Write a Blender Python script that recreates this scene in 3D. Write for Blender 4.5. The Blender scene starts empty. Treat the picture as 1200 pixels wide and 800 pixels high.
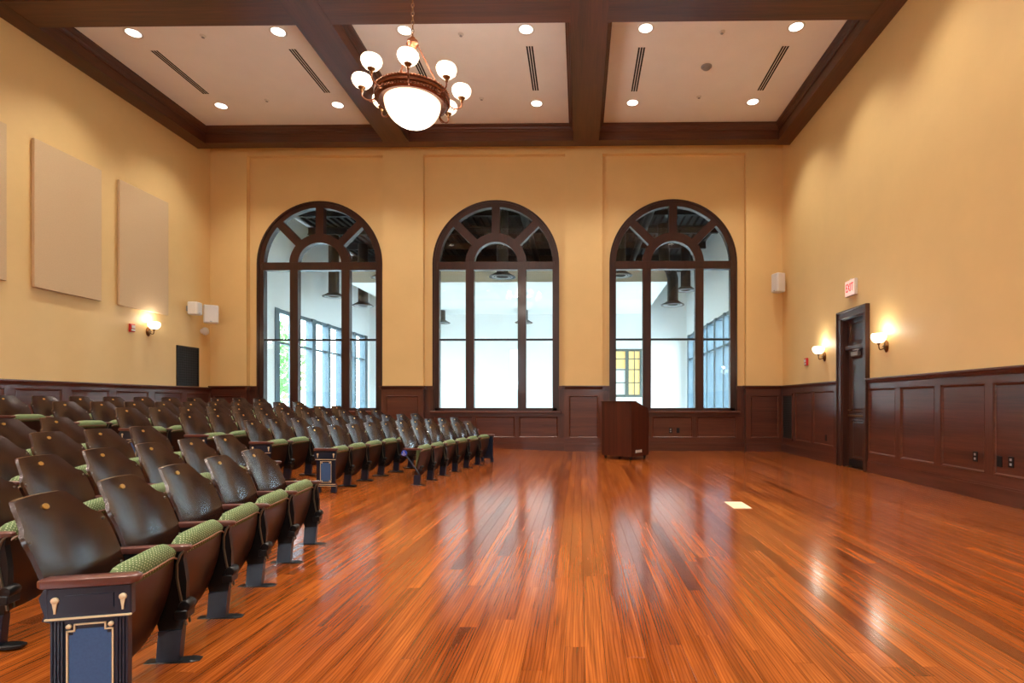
import bpy, bmesh, math, random
from mathutils import Vector, Matrix
random.seed(7)
PI = math.pi
sc = bpy.context.scene
col = sc.collection

# ------------------------------------------------------------------ camera, world, exposure
CAM_H, FPX, CX, CY = 1.15, 650.0, 670.0, 472.0
cd = bpy.data.cameras.new('camera'); cam = bpy.data.objects.new('camera', cd); col.objects.link(cam)
cam.location = (0, 0, CAM_H); cam.rotation_euler = (PI/2, 0, math.radians(0.8))
cd.sensor_fit = 'HORIZONTAL'; cd.sensor_width = 36; cd.lens = 36*FPX/1200
cd.shift_x = (600-CX)/1200; cd.shift_y = (CY-400)/1200
cd.clip_start = 0.05; cd.clip_end = 300
sc.camera = cam

w = bpy.data.worlds.new('world'); sc.world = w; w.use_nodes = True
bg = w.node_tree.nodes['Background']
bg.inputs['Color'].default_value = (0.80, 0.90, 1.0, 1); bg.inputs['Strength'].default_value = 24.0

sc.view_settings.view_transform = 'Standard'; sc.view_settings.look = 'None'
sc.view_settings.exposure = 0.1; sc.view_settings.gamma = 1.0
sc.view_settings.use_curve_mapping = False
sc.cycles.max_bounces = 10; sc.cycles.diffuse_bounces = 6; sc.cycles.glossy_bounces = 4
sc.cycles.transparent_max_bounces = 16; sc.cycles.transmission_bounces = 6
sc.cycles.blur_glossy = 1.5; sc.cycles.sample_clamp_indirect = 6.0; sc.cycles.caustics_reflective = False; sc.cycles.caustics_refractive = False

CAN_W, CHAND_W, SCONCE_W = 350.0, 250.0, 6.0
WARM = (1.0, 0.92, 0.80)

# ------------------------------------------------------------------ room dimensions (metres)
XL, XR, YB, YF = -8.9, 4.83, 13.25, -5.2
YREC = YB + 0.14                      # recessed wall plane that holds the windows
HB, HC = 7.08, 7.43                   # beam soffit, ceiling
RAIL = 1.56
AX0, AX1, AY0, AY1, AH = -8.9, 4.5, YREC + 0.30, 23.4, 6.9   # hall beyond the windows

# ------------------------------------------------------------------ materials
def new_mat(name):
    m = bpy.data.materials.new(name); m.use_nodes = True
    nt = m.node_tree; return m, nt, nt.nodes['Principled BSDF']
def lin(c):
    return tuple((v/255/12.92 if v/255 <= 0.04045 else ((v/255+0.055)/1.055)**2.4) for v in c) + (1,)
def coords(nt, scale, rot=(0, 0, 0), kind='Object'):
    tc = nt.nodes.new('ShaderNodeTexCoord'); mp = nt.nodes.new('ShaderNodeMapping')
    mp.inputs['Scale'].default_value = scale; mp.inputs['Rotation'].default_value = rot
    nt.links.new(tc.outputs[kind], mp.inputs['Vector']); return mp.outputs['Vector']
def noise(nt, vec, scale=1.0, detail=4, rough=0.6, dist=0.0):
    n = nt.nodes.new('ShaderNodeTexNoise'); n.inputs['Scale'].default_value = scale; n.inputs['Detail'].default_value = detail
    n.inputs['Roughness'].default_value = rough; n.inputs['Distortion'].default_value = dist
    nt.links.new(vec, n.inputs['Vector']); return n.outputs['Fac']
def ramp(nt, fac, stops):
    r = nt.nodes.new('ShaderNodeValToRGB'); e = r.color_ramp.elements
    while len(e) < len(stops): e.new(0.5)
    for el, (p, c) in zip(e, stops): el.position = p; el.color = c
    nt.links.new(fac, r.inputs['Fac']); return r.outputs['Color']
def bump(nt, b, height, strength, dist=0.01):
    bn = nt.nodes.new('ShaderNodeBump'); bn.inputs['Strength'].default_value = strength; bn.inputs['Distance'].default_value = dist
    nt.links.new(height, bn.inputs['Height']); nt.links.new(bn.outputs['Normal'], b.inputs['Normal'])
def plain(name, c, rough=0.5, metal=0.0, var=0.06, scale=8.0, coat=0.0, bmp=0.0, spec=0.5):
    m, nt, b = new_mat(name); c = lin(c)
    v = coords(nt, (scale,)*3); n = noise(nt, v)
    lo = tuple(x*(1-var) for x in c[:3])+(1,); hi = tuple(min(1, x*(1+var)) for x in c[:3])+(1,)
    nt.links.new(ramp(nt, n, [(0.3, lo), (0.7, hi)]), b.inputs['Base Color'])
    b.inputs['Roughness'].default_value = rough; b.inputs['Metallic'].default_value = metal
    b.inputs['Specular IOR Level'].default_value = spec
    if coat: b.inputs['Coat Weight'].default_value = coat; b.inputs['Coat Roughness'].default_value = 0.1
    if bmp: bump(nt, b, n, bmp)
    return m
def wood(name, dark, light, scale, rough=0.4, coat=0.0, bands=0.0):
    m, nt, b = new_mat(name)
    v = coords(nt, scale); n = noise(nt, v, 1.0, 6, 0.62, 0.6)
    v2 = coords(nt, tuple(s*0.22 for s in scale)); n2 = noise(nt, v2, 1.0, 2, 0.5)
    mx = nt.nodes.new('ShaderNodeMath'); mx.operation = 'ADD'
    nt.links.new(n, mx.inputs[0]); nt.links.new(n2, mx.inputs[1])
    md = nt.nodes.new('ShaderNodeMath'); md.operation = 'MULTIPLY'; md.inputs[1].default_value = 0.5
    nt.links.new(mx.outputs[0], md.inputs[0])
    nt.links.new(ramp(nt, md.outputs[0], [(0.34, lin(dark)), (0.64, lin(light))]), b.inputs['Base Color'])
    b.inputs['Roughness'].default_value = rough
    if coat: b.inputs['Coat Weight'].default_value = coat; b.inputs['Coat Roughness'].default_value = 0.12
    if bands >= 0: bump(nt, b, n, 0.06, 0.003)
    return m
def emissive(name, c, strength, base=(255, 250, 240)):
    m, nt, b = new_mat(name); b.inputs['Base Color'].default_value = lin(base)
    b.inputs['Emission Color'].default_value = lin(c); b.inputs['Emission Strength'].default_value = strength
    b.inputs['Roughness'].default_value = 0.3
    v = coords(nt, (6, 6, 6)); n = noise(nt, v)
    nt.links.new(ramp(nt, n, [(0.2, tuple(x*0.94 for x in lin(base)[:3])+(1,)), (0.8, lin(base))]), b.inputs['Base Color'])
    return m
def floor_mat():
    m, nt, b = new_mat('plank_wood')
    at = nt.nodes.new('ShaderNodeAttribute'); at.attribute_name = 'tone'
    tc = nt.nodes.new('ShaderNodeTexCoord')
    off = nt.nodes.new('ShaderNodeVectorMath'); off.operation = 'MULTIPLY_ADD'
    cmb = nt.nodes.new('ShaderNodeCombineXYZ'); ml = nt.nodes.new('ShaderNodeMath'); ml.operation = 'MULTIPLY'; ml.inputs[1].default_value = 37.0
    nt.links.new(at.outputs['Fac'], ml.inputs[0])
    for i in range(3): nt.links.new(ml.outputs[0], cmb.inputs[i])
    def grain(sc_, detail, dist):
        a = nt.nodes.new('ShaderNodeVectorMath'); a.operation = 'MULTIPLY_ADD'; a.inputs[1].default_value = sc_
        nt.links.new(tc.outputs['Object'], a.inputs[0]); nt.links.new(cmb.outputs[0], a.inputs[2])
        return noise(nt, a.outputs[0], 1.0, detail, 0.6, dist)
    g1 = grain((75, 1.6, 20), 5, 0.5)
    g2 = grain((11, 0.55, 4), 3, 1.2)
    # cathedral figure
    a = nt.nodes.new('ShaderNodeVectorMath'); a.operation = 'MULTIPLY_ADD'; a.inputs[1].default_value = (9, 0.9, 3)
    nt.links.new(tc.outputs['Object'], a.inputs[0]); nt.links.new(cmb.outputs[0], a.inputs[2])
    wv = nt.nodes.new('ShaderNodeTexWave'); wv.inputs['Scale'].default_value = 2.2; wv.inputs['Distortion'].default_value = 7.0
    wv.inputs['Detail'].default_value = 2; wv.inputs['Detail Scale'].default_value = 0.8
    nt.links.new(a.outputs[0], wv.inputs['Vector'])
    base = ramp(nt, at.outputs['Fac'], [(0.0, lin((102, 49, 19))), (0.3, lin((130, 66, 25))), (0.65, lin((147, 78, 30))), (1.0, lin((164, 92, 38)))])
    def mul(colr, fac, lo, hi, p0=0.3, p1=0.7):
        r = ramp(nt, fac, [(p0, lo), (p1, hi)])
        mx = nt.nodes.new('ShaderNodeMix'); mx.data_type = 'RGBA'; mx.blend_type = 'MULTIPLY'; mx.inputs['Factor'].default_value = 1
        nt.links.new(colr, mx.inputs['A']); nt.links.new(r, mx.inputs['B']); return mx.outputs['Result']
    c = mul(base, g1, (0.70, 0.63, 0.56, 1), (1.12, 1.1, 1.05, 1), 0.3, 0.62)
    c = mul(c, g2, (0.62, 0.55, 0.5, 1), (1.08, 1.08, 1.08, 1), 0.32, 0.6)
    c = mul(c, wv.outputs['Fac'], (0.74, 0.68, 0.62, 1), (1.05, 1.05, 1.05, 1), 0.02, 0.4)
    nt.links.new(c, b.inputs['Base Color'])
    rr = nt.nodes.new('ShaderNodeMapRange'); rr.inputs['To Min'].default_value = 0.12; rr.inputs['To Max'].default_value = 0.21
    nt.links.new(g2, rr.inputs['Value']); nt.links.new(rr.outputs[0], b.inputs['Roughness'])
    b.inputs['Specular IOR Level'].default_value = 0.5
    bump(nt, b, g1, 0.02, 0.002)
    return m
def fabric_mat():
    m, nt, b = new_mat('green_dotted_fabric')
    tc = nt.nodes.new('ShaderNodeTexCoord'); sx = nt.nodes.new('ShaderNodeSeparateXYZ'); nt.links.new(tc.outputs['Object'], sx.inputs[0])
    def mth(op, a, b_=None):
        n = nt.nodes.new('ShaderNodeMath'); n.operation = op
        for i, q in enumerate((a, b_)):
            if q is None: continue
            if isinstance(q, (int, float)): n.inputs[i].default_value = q
            else: nt.links.new(q, n.inputs[i])
        return n.outputs[0]
    sxz = mth('SUBTRACT', sx.outputs['X'], sx.outputs['Z'])
    p = mth('ADD', mth('MULTIPLY', sx.outputs['Y'], 46), mth('MULTIPLY', sxz, 46))
    q = mth('SUBTRACT', mth('MULTIPLY', sx.outputs['Y'], 46), mth('MULTIPLY', sxz, 46))
    fx = mth('SUBTRACT', mth('FRACT', p), 0.5); fy = mth('SUBTRACT', mth('FRACT', q), 0.5)
    d = mth('SQRT', mth('ADD', mth('MULTIPLY', fx, fx), mth('MULTIPLY', fy, fy)))
    n = noise(nt, coords(nt, (90, 90, 90)), 1, 3)
    basec = ramp(nt, n, [(0.3, lin((62, 80, 44))), (0.7, lin((92, 110, 64)))])
    dot = ramp(nt, d, [(0.11, (1, 1, 1, 1)), (0.17, (0, 0, 0, 1))])
    mx = nt.nodes.new('ShaderNodeMix'); mx.data_type = 'RGBA'
    nt.links.new(dot, mx.inputs['Factor']); nt.links.new(basec, mx.inputs['A']); mx.inputs['B'].default_value = lin((205, 210, 170))
    nt.links.new(mx.outputs['Result'], b.inputs['Base Color']); b.inputs['Roughness'].default_value = 0.8
    bump(nt, b, n, 0.2, 0.002)
    return m
def glass_mat(name, tint=(0.94, 0.98, 0.98)):
    m = bpy.data.materials.new(name); m.use_nodes = True; nt = m.node_tree
    for n in list(nt.nodes):
        if n.type == 'BSDF_PRINCIPLED': nt.nodes.remove(n)
    out = nt.nodes['Material Output']
    t = nt.nodes.new('ShaderNodeBsdfTransparent'); t.inputs['Color'].default_value = tint+(1,)
    g = nt.nodes.new('ShaderNodeBsdfGlossy'); g.inputs['Roughness'].default_value = 0.02
    lw = nt.nodes.new('ShaderNodeLayerWeight'); lw.inputs['Blend'].default_value = 0.5
    pw = nt.nodes.new('ShaderNodeMath'); pw.operation = 'POWER'; pw.inputs[1].default_value = 5.0
    nt.links.new(lw.outputs['Facing'], pw.inputs[0])
    fr = nt.nodes.new('ShaderNodeMath'); fr.operation = 'MULTIPLY_ADD'; fr.inputs[1].default_value = 0.9; fr.inputs[2].default_value = 0.035
    nt.links.new(pw.outputs[0], fr.inputs[0])
    mx = nt.nodes.new('ShaderNodeMixShader')
    nt.links.new(fr.outputs[0], mx.inputs[0]); nt.links.new(t.outputs[0], mx.inputs[1]); nt.links.new(g.outputs[0], mx.inputs[2])
    nt.links.new(mx.outputs[0], out.inputs['Surface']); return m

M = {}
M['paint'] = plain('yellow_wall_paint', (229, 196, 136), 0.55, var=0.03, scale=1.2, bmp=0.02)
M['ceil'] = plain('white_ceiling_paint', (246, 243, 240), 0.8, var=0.02, scale=2)
M['acoustic'] = plain('beige_acoustic_cloth', (208, 180, 142), 0.95, var=0.04, scale=60, bmp=0.1)
M['beam_x'] = wood('dark_beam_wood_x', (60, 30, 15), (96, 51, 27), (1.2, 26, 26), 0.42)
M['beam_y'] = wood('dark_beam_wood_y', (60, 30, 15), (96, 51, 27), (26, 1.2, 26), 0.42)
M['wains_x'] = wood('mahogany_across_x', (66, 31, 20), (100, 53, 36), (1.4, 22, 30), 0.32, 0.25)
M['wains_y'] = wood('mahogany_across_y', (66, 31, 20), (100, 53, 36), (22, 1.4, 30), 0.32, 0.25)
M['wains_z'] = wood('mahogany_upright', (66, 31, 20), (98, 52, 35), (26, 26, 1.3), 0.32, 0.25)
M['window_wood'] = wood('dark_window_wood', (38, 17, 12), (60, 29, 21), (22, 22, 2), 0.35, 0.15)
M['door_wood'] = wood('dark_door_wood', (46, 24, 17), (74, 41, 29), (24, 24, 1.2), 0.35, 0.2)
M['lectern'] = wood('striped_lectern_veneer', (50, 20, 12), (86, 38, 23), (34, 34, 0.5), 0.4)
M['floor'] = floor_mat()
M['subfloor'] = plain('dark_joint', (50, 24, 12), 0.8)
M['back_wood'] = wood('dark_walnut_back', (32, 17, 12), (48, 26, 18), (10, 14, 2), 0.22, 0.0, -1)
M['back_wood'].node_tree.nodes['Principled BSDF'].inputs['Specular IOR Level'].default_value = 0.6
M['seat_wood'] = wood('brown_seat_shell', (36, 17, 10), (52, 25, 15), (8, 20, 2), 0.36, 0.0, -1)
M['arm_wood'] = wood('reddish_arm_wood', (66, 35, 30), (94, 54, 48), (4, 30, 30), 0.3, 0.5, -1)
M['fabric'] = fabric_mat()
M['iron'] = plain('blue_black_enamel', (20, 35, 56), 0.34, 0.1, 0.08, 20, coat=0.2)
M['iron_field'] = plain('blue_grey_enamel', (54, 94, 144), 0.42, 0.0, 0.1, 120, bmp=0.1)
M['black'] = plain('black_metal', (22, 22, 24), 0.35, 0.3)
M['rib'] = plain('dull_steel_rib', (110, 106, 92), 0.35, 0.7)
M['gold'] = plain('pale_gold_paint', (224, 212, 178), 0.4, 0.1)
M['brass'] = plain('brass_plate', (214, 170, 92), 0.3, 0.8)
M['bronze'] = plain('antique_bronze', (120, 82, 46), 0.35, 0.8)
M['copper'] = plain('copper_bronze', (128, 76, 50), 0.34, 0.8, 0.25, 30)
M['piping'] = plain('brown_piping', (120, 84, 62), 0.5)
M['white'] = plain('white_plastic', (226, 224, 220), 0.45, var=0.02)
M['cream'] = plain('cream_plate', (222, 208, 176), 0.5)
M['grey'] = plain('grey_plastic', (150, 150, 152), 0.5)
M['dgrey'] = plain('dark_grille', (38, 38, 40), 0.6)
M['red'] = plain('red_plastic', (188, 30, 28), 0.4)
M['blue'] = plain('blue_enamel', (40, 76, 190), 0.4)
M['shade'] = emissive('lit_opal_glass', (255, 232, 200), 2.6)
M['bowl'] = emissive('lit_alabaster_bowl', (255, 232, 200), 1.5)
M['lens'] = emissive('lit_lamp_lens', (255, 246, 232), 5.0)
M['exit_face'] = emissive('lit_sign_face', (255, 205, 190), 0.35, (250, 232, 224))
M['exit_text'] = emissive('lit_red_letters', (255, 40, 40), 1.2, (230, 40, 40))
M['glass'] = glass_mat('window_glass')
M['hall_wall'] = plain('white_hall_paint', (243, 245, 246), 0.7, var=0.015, scale=1)
M['hall_floor'] = plain('pale_hall_tile', (214, 213, 208), 0.3, var=0.08)
M['deck'] = plain('dark_metal_deck', (46, 44, 42), 0.6, 0.1, 0.2, 3)
M['duct'] = plain('brown_duct', (56, 50, 46), 0.5, 0.3)
M['green_frame'] = plain('blue_grey_frame', (66, 88, 100), 0.5)
M['dgreen_frame'] = plain('grey_green_frame', (84, 96, 92), 0.5)
M['amber'] = emissive('warm_lit_room', (255, 200, 120), 0.5, (226, 190, 130))
M['leaf'] = plain('green_leaf', (70, 120, 44), 0.6, 0, 0.3, 3)
M['leaf2'] = plain('light_green_leaf', (110, 150, 64), 0.6, 0, 0.3, 3)
M['bark'] = plain('brown_bark', (92, 74, 58), 0.9, 0, 0.3, 12)
M['paving'] = plain('pale_grey_paving', (172, 174, 176), 0.9, 0, 0.12, 2)
M['felt'] = plain('black_rubber', (20, 20, 20), 0.7)

# ------------------------------------------------------------------ mesh helpers
class MB:
    def __init__(self, f=None): self.v = []; self.f = []; self.map = f
    def add(self, vs, fs):
        o = len(self.v); self.v += [tuple(p) for p in vs]; self.f += [tuple(i+o for i in q) for q in fs]; return self
    def box(self, x0, x1, y0, y1, z0, z1):
        return self.add([(x, y, z) for z in (z0, z1) for y in (y0, y1) for x in (x0, x1)],
                        [(0, 2, 3, 1), (4, 5, 7, 6), (0, 1, 5, 4), (2, 6, 7, 3), (0, 4, 6, 2), (1, 3, 7, 5)])
    def cbox(self, x0, x1, y0, y1, z0, z1, c=0.005):
        pts = []; lo = (x0, y0, z0); hi = (x1, y1, z1)
        for s in range(8):
            cor = [hi[k] if s >> k & 1 else lo[k] for k in range(3)]
            ins = [(-c if s >> k & 1 else c) for k in range(3)]
            for k in range(3): pts.append(tuple(cor[j] + (0 if j == k else ins[j]) for j in range(3)))
        return self.hull(pts)
    def hull(self, pts):
        bm = bmesh.new()
        for p in pts: bm.verts.new(p)
        bmesh.ops.convex_hull(bm, input=list(bm.verts))
        bm.verts.ensure_lookup_table(); bm.verts.index_update()
        self.add([v.co[:] for v in bm.verts], [[v.index for v in f.verts] for f in bm.faces]); bm.free(); return self
    def prism(self, poly, a, b, axis='y'):
        n = len(poly)
        def P(q, t): return {'y': (q[0], t, q[1]), 'x': (t, q[0], q[1]), 'z': (q[0], q[1], t)}[axis]
        return self.add([P(q, a) for q in poly]+[P(q, b) for q in poly],
                        [tuple(range(n)), tuple(range(2*n-1, n-1, -1))]+[(i, i+n, (i+1) % n+n, (i+1) % n) for i in range(n)])
    def tube(self, pts, r, seg=8, cap=True, closed=False):
        pts = [Vector(p) for p in pts]; n = len(pts); rs = r if isinstance(r, (list, tuple)) else [r]*n
        vs = []; up = None
        for i in range(n):
            if closed: t = (pts[(i+1) % n]-pts[i-1]).normalized()
            else: t = (pts[min(i+1, n-1)]-pts[max(i-1, 0)]).normalized()
            if up is None: up = Vector((0, 0, 1)) if abs(t.z) < 0.9 else Vector((1, 0, 0))
            a = (up-t*up.dot(t)).normalized(); b = t.cross(a); up = a
            for k in range(seg):
                th = 2*PI*k/seg; vs.append(pts[i]+(a*math.cos(th)+b*math.sin(th))*rs[i])
        fs = []; m = n if closed else n-1
        for i in range(m):
            j = (i+1) % n
            for k in range(seg): fs.append((i*seg+k, i*seg+(k+1) % seg, j*seg+(k+1) % seg, j*seg+k))
        if cap and not closed: fs += [tuple(range(seg-1, -1, -1)), tuple((n-1)*seg+k for k in range(seg))]
        return self.add(vs, fs)
    def lathe(self, prof, seg=24, c=(0, 0, 0), axis='z', closed=False):
        vs = []
        for r, z in prof:
            for k in range(seg):
                t = 2*PI*k/seg; p = (r*math.cos(t), r*math.sin(t), z)
                if axis == 'y': p = (p[0], p[2], p[1])
                if axis == 'x': p = (p[2], p[0], p[1])
                vs.append((p[0]+c[0], p[1]+c[1], p[2]+c[2]))
        fs = []; n = len(prof)
        for i in range(n if closed else n-1):
            j = (i+1) % n
            for k in range(seg): fs.append((i*seg+k, i*seg+(k+1) % seg, j*seg+(k+1) % seg, j*seg+k))
        if not closed: fs += [tuple(range(seg-1, -1, -1)), tuple((n-1)*seg+k for k in range(seg))]
        return self.add(vs, fs)
    def arc(self, cx, cz, r0, r1, a0, a1, y0, y1, n=32):
        vs = []
        for i in range(n+1):
            t = a0+(a1-a0)*i/n; c, s = math.cos(t), math.sin(t)
            vs += [(cx+r0*c, y0, cz+r0*s), (cx+r1*c, y0, cz+r1*s), (cx+r1*c, y1, cz+r1*s), (cx+r0*c, y1, cz+r0*s)]
        fs = [(0, 1, 2, 3), (4*n+3, 4*n+2, 4*n+1, 4*n)]
        for i in range(n):
            for k in range(4): fs.append((4*i+k, 4*i+4+k, 4*i+4+(k+1) % 4, 4*i+(k+1) % 4))
        return self.add(vs, fs)
    def rings(self, u0, u1, v0, v1, prof):
        """rectangular panel in (u, w, v): profile of (inset, w)."""
        vs = []
        for ins, ww in prof:
            vs += [(u0+ins, ww, v0+ins), (u1-ins, ww, v0+ins), (u1-ins, ww, v1-ins), (u0+ins, ww, v1-ins)]
        fs = []
        for i in range(len(prof)-1):
            for k in range(4): fs.append((4*i+k, 4*i+(k+1) % 4, 4*i+4+(k+1) % 4, 4*i+4+k))
        o = 4*(len(prof)-1); fs += [(o, o+1, o+2, o+3), (3, 2, 1, 0)]
        return self.add(vs, fs)
    def mesh(self, name, mat, smooth=False, angle=40, attr=None):
        vs = [self.map(p) for p in self.v] if self.map else self.v
        me = bpy.data.meshes.new(name); me.from_pydata([tuple(p) for p in vs], [], self.f)
        bm = bmesh.new(); bm.from_mesh(me); bmesh.ops.recalc_face_normals(bm, faces=bm.faces); bm.to_mesh(me); bm.free()
        me.materials.append(mat)
        if smooth:
            me.polygons.foreach_set('use_smooth', [True]*len(me.polygons)); me.set_sharp_from_angle(angle=math.radians(angle))
        return me
    def build(self, name, mat, parent=None, smooth=False, angle=40):
        return link(name, self.mesh(name, mat, smooth, angle), parent)
def link(name, data, parent=None, loc=None):
    o = bpy.data.objects.new(name, data); col.objects.link(o)
    if parent: o.parent = parent
    if loc: o.location = loc
    return o
def thing(name, label, cat, loc=(0, 0, 0), rotz=0, group=None):
    o = bpy.data.objects.new(name, None); col.objects.link(o); o.empty_display_size = 0.1
    o.location = loc; o.rotation_euler = (0, 0, rotz)
    return tag(o, label, cat, group)
def tag(o, label=None, cat=None, group=None, kind=None):
    if label: o['label'] = label
    if cat: o['category'] = cat
    if group: o['group'] = group
    if kind: o['kind'] = kind
    return o
def struct(o, label, cat): return tag(o, label, cat, kind='structure')
def copy_tree(o, parent=None):
    c = o.copy(); col.objects.link(c); c.parent = parent
    for ch in list(o.children): copy_tree(ch, c)
    return c
def lamp(name, kind, power, loc, parent=None, color=WARM, radius=0.05, size=None, blend=0.5, rot=(0, 0, 0)):
    l = bpy.data.lights.new(name, kind); l.energy = power; l.color = color; l.shadow_soft_size = radius
    if kind == 'SPOT': l.spot_size = size; l.spot_blend = blend
    o = bpy.data.objects.new(name, l); col.objects.link(o); o.location = loc; o.rotation_euler = rot
    if parent: o.parent = parent
    return o
def text_mesh(name, body, size, mat, depth=0.002):
    cu = bpy.data.curves.new(name, 'FONT'); cu.body = body; cu.size = size; cu.extrude = depth; cu.align_x = 'CENTER'; cu.align_y = 'CENTER'
    cu.resolution_u = 3
    t = bpy.data.objects.new(name+'_source', cu); col.objects.link(t)
    dg = bpy.context.evaluated_depsgraph_get(); me = bpy.data.meshes.new_from_object(t.evaluated_get(dg)); me.name = name
    bpy.data.objects.remove(t); bpy.data.curves.remove(cu); me.materials.clear(); me.materials.append(mat)
    return me
# wall maps: (u along the wall, w out into the room, v up)
mapR = lambda p: (XR-p[1], p[0], p[2])
mapL = lambda p: (XL+p[1], p[0], p[2])
mapB = lambda p: (p[0], YB-p[1], p[2])
mapREC = lambda p: (p[0], YREC-p[1], p[2])

# ------------------------------------------------------------------ seating geometry: rows on arcs about one centre, floor raked behind the front row
CEN = (14.723, 6.473); R1, PITCH, SP = 17.356, 0.80, 0.523
ELEV = [0.0, 0.048, 0.130, 0.217, 0.294, 0.373, 0.452]
RK = [16.75] + [R1-0.22+PITCH*i for i in range(1, 7)] + [40]
EK = ELEV + [0.452]
def rake(x, y):
    r = math.hypot(x-CEN[0], y-CEN[1])
    if r <= RK[0]: return 0.0
    for i in range(7):
        if r <= RK[i+1]: return EK[i]+(EK[i+1]-EK[i])*(r-RK[i])/(RK[i+1]-RK[i])
    return EK[-1]
def proj(x, y, z):
    a = math.radians(0.8); px, py, pz = x, y, z-CAM_H
    d = -math.sin(a)*px+math.cos(a)*py; r = math.cos(a)*px+math.sin(a)*py
    if d < 0.2: return None
    return CX+FPX*r/d, CY-FPX*pz/d

# ------------------------------------------------------------------ floor: sub-floor and planks
def build_floor():
    m = MB(); nx, ny = 56, 60; ys = [YF-0.2+(YREC+0.3-YF+0.2)*j/ny for j in range(ny+1)]; xs = [XL-0.1+(XR+0.5-XL+0.1)*i/nx for i in range(nx+1)]
    vs = [(x, y, rake(x, y)-0.012) for y in ys for x in xs]
    fs = [(j*(nx+1)+i, j*(nx+1)+i+1, (j+1)*(nx+1)+i+1, (j+1)*(nx+1)+i) for j in range(ny) for i in range(nx)]
    m.add(vs, fs)
    fl = struct(m.build('floor', M['subfloor'], smooth=True), 'glossy orange-brown plank floor rising gently under the seating', 'floor')
    PW = 0.092; planks = []
    nrow = int((XR-XL)/PW)+1
    for i in range(nrow):
        x0 = XL+i*PW; x1 = min(x0+PW, XR); y = YF-random.random()*2
        while y < YREC:
            L = random.uniform(1.1, 3.6); y0 = max(y, YF); y1 = min(y+L, YREC); y += L
            if y1-y0 < 0.05: continue
            score = 0.0; n = 8
            for k in range(n):
                yy = y0+(y1-y0)*(k+0.5)/n; q = proj((x0+x1)/2, yy, 0)
                if q and 0 <= q[0] <= 1200 and 0 <= q[1] <= 800 and x0 > -3.0: score += (y1-y0)/n/yy**3
            planks.append((score, x0, x1, y0, y1, min(1, max(0, random.gauss(0.5, 0.19)))))
    planks.sort(key=lambda p: -p[0])
    def plank_geo(m, x0, x1, y0, y1):
        g, c = 0.0005, 0.0011
        n = 1 if rake((x0+x1)/2, y0) == 0 and rake((x0+x1)/2, y1) == 0 else max(1, int((y1-y0)/0.45))
        vs = []; seq = [0]+[k/n for k in range(n+1)]+[1]
        rows = []
        for k, t in enumerate(seq):
            end = k in (0, len(seq)-1); yy = y0+(y1-y0)*t
            if k == 1: yy += c
            if k == len(seq)-2: yy -= c
            yy = min(max(yy, y0+g), y1-g)
            def z(x, d): return rake(x, yy)-d
            if end: rows.append([(x0+g, yy, z(x0, .010)), (x0+g, yy, z(x0, .0012)), (x0+g+c, yy, z(x0, .0012)), (x1-g-c, yy, z(x1, .0012)), (x1-g, yy, z(x1, .0012)), (x1-g, yy, z(x1, .010))])
            else: rows.append([(x0+g, yy, z(x0, .010)), (x0+g, yy, z(x0, .0012)), (x0+g+c, yy, z(x0, 0)), (x1-g-c, yy, z(x1, 0)), (x1-g, yy, z(x1, .0012)), (x1-g, yy, z(x1, .010))])
        nr = len(rows)
        for r in rows: vs += r
        fs = [(k*6+j, k*6+j+1, k*6+7+j, k*6+6+j) for k in range(nr-1) for j in range(5)]
        fs += [(0, 1, 4, 5), ((nr-1)*6+5, (nr-1)*6+4, (nr-1)*6+1, (nr-1)*6)]
        m.add(vs, fs); return len(fs)
    def set_tone(me, tones):
        a = me.attributes.new('tone', 'FLOAT', 'FACE'); a.data.foreach_set('value', tones)
    for sco, x0, x1, y0, y1, t in planks[:298]:
        m = MB(); n = plank_geo(m, x0, x1, y0, y1)
        me = bpy.data.meshes.new('plank'); me.from_pydata(m.v, [], m.f); me.materials.append(M['floor'])
        set_tone(me, [t]*len(me.polygons)); link('plank', me, fl)
    m = MB(); tones = []
    for sco, x0, x1, y0, y1, t in planks[298:]:
        n = plank_geo(m, x0, x1, y0, y1); tones += [t]*n
    me = bpy.data.meshes.new('plank_field'); me.from_pydata(m.v, [], m.f); me.materials.append(M['floor'])
    set_tone(me, tones[:len(me.polygons)]); tag(link('plank_field', me, fl), kind='stuff')
build_floor()

# ------------------------------------------------------------------ walls
DOOR_Y0, DOOR_Y1, DOOR_Z = 9.43, 10.22, 2.67
m = MB(); T = 0.35
m.box(XR, XR+T, YF-0.3, DOOR_Y0, -0.1, 7.7); m.box(XR, XR+T, DOOR_Y1, YREC+0.3, -0.1, 7.7); m.box(XR, XR+T, DOOR_Y0, DOOR_Y1, DOOR_Z, 7.7)
m.box(XR+T-0.04, XR+T, DOOR_Y0, DOOR_Y1, -0.1, DOOR_Z)
struct(m.build('wall_right', M['paint']), 'yellow painted side wall with the dark doorway', 'wall')
m = MB(); m.box(XL-T, XL, YF-0.3, YREC+0.3, -0.1, 7.7)
struct(m.build('wall_left', M['paint']), 'yellow painted side wall behind the theatre seats', 'wall')
RW = [(-4.1, -3.3), (0.5, 1.3)]; RZ = (1.9, 4.3)
m = MB(); prev = XL-T
for a, b in RW+[(XR+T, XR+T)]:
    m.box(prev, a, YF-0.3, YF, -0.1, 7.7)
    if b > a: m.box(a, b, YF-0.3, YF, -0.1, RZ[0]); m.box(a, b, YF-0.3, YF, RZ[1], 7.7)
    prev = b
struct(m.build('wall_rear', M['paint']), 'yellow painted wall behind the camera', 'wall')

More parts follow.
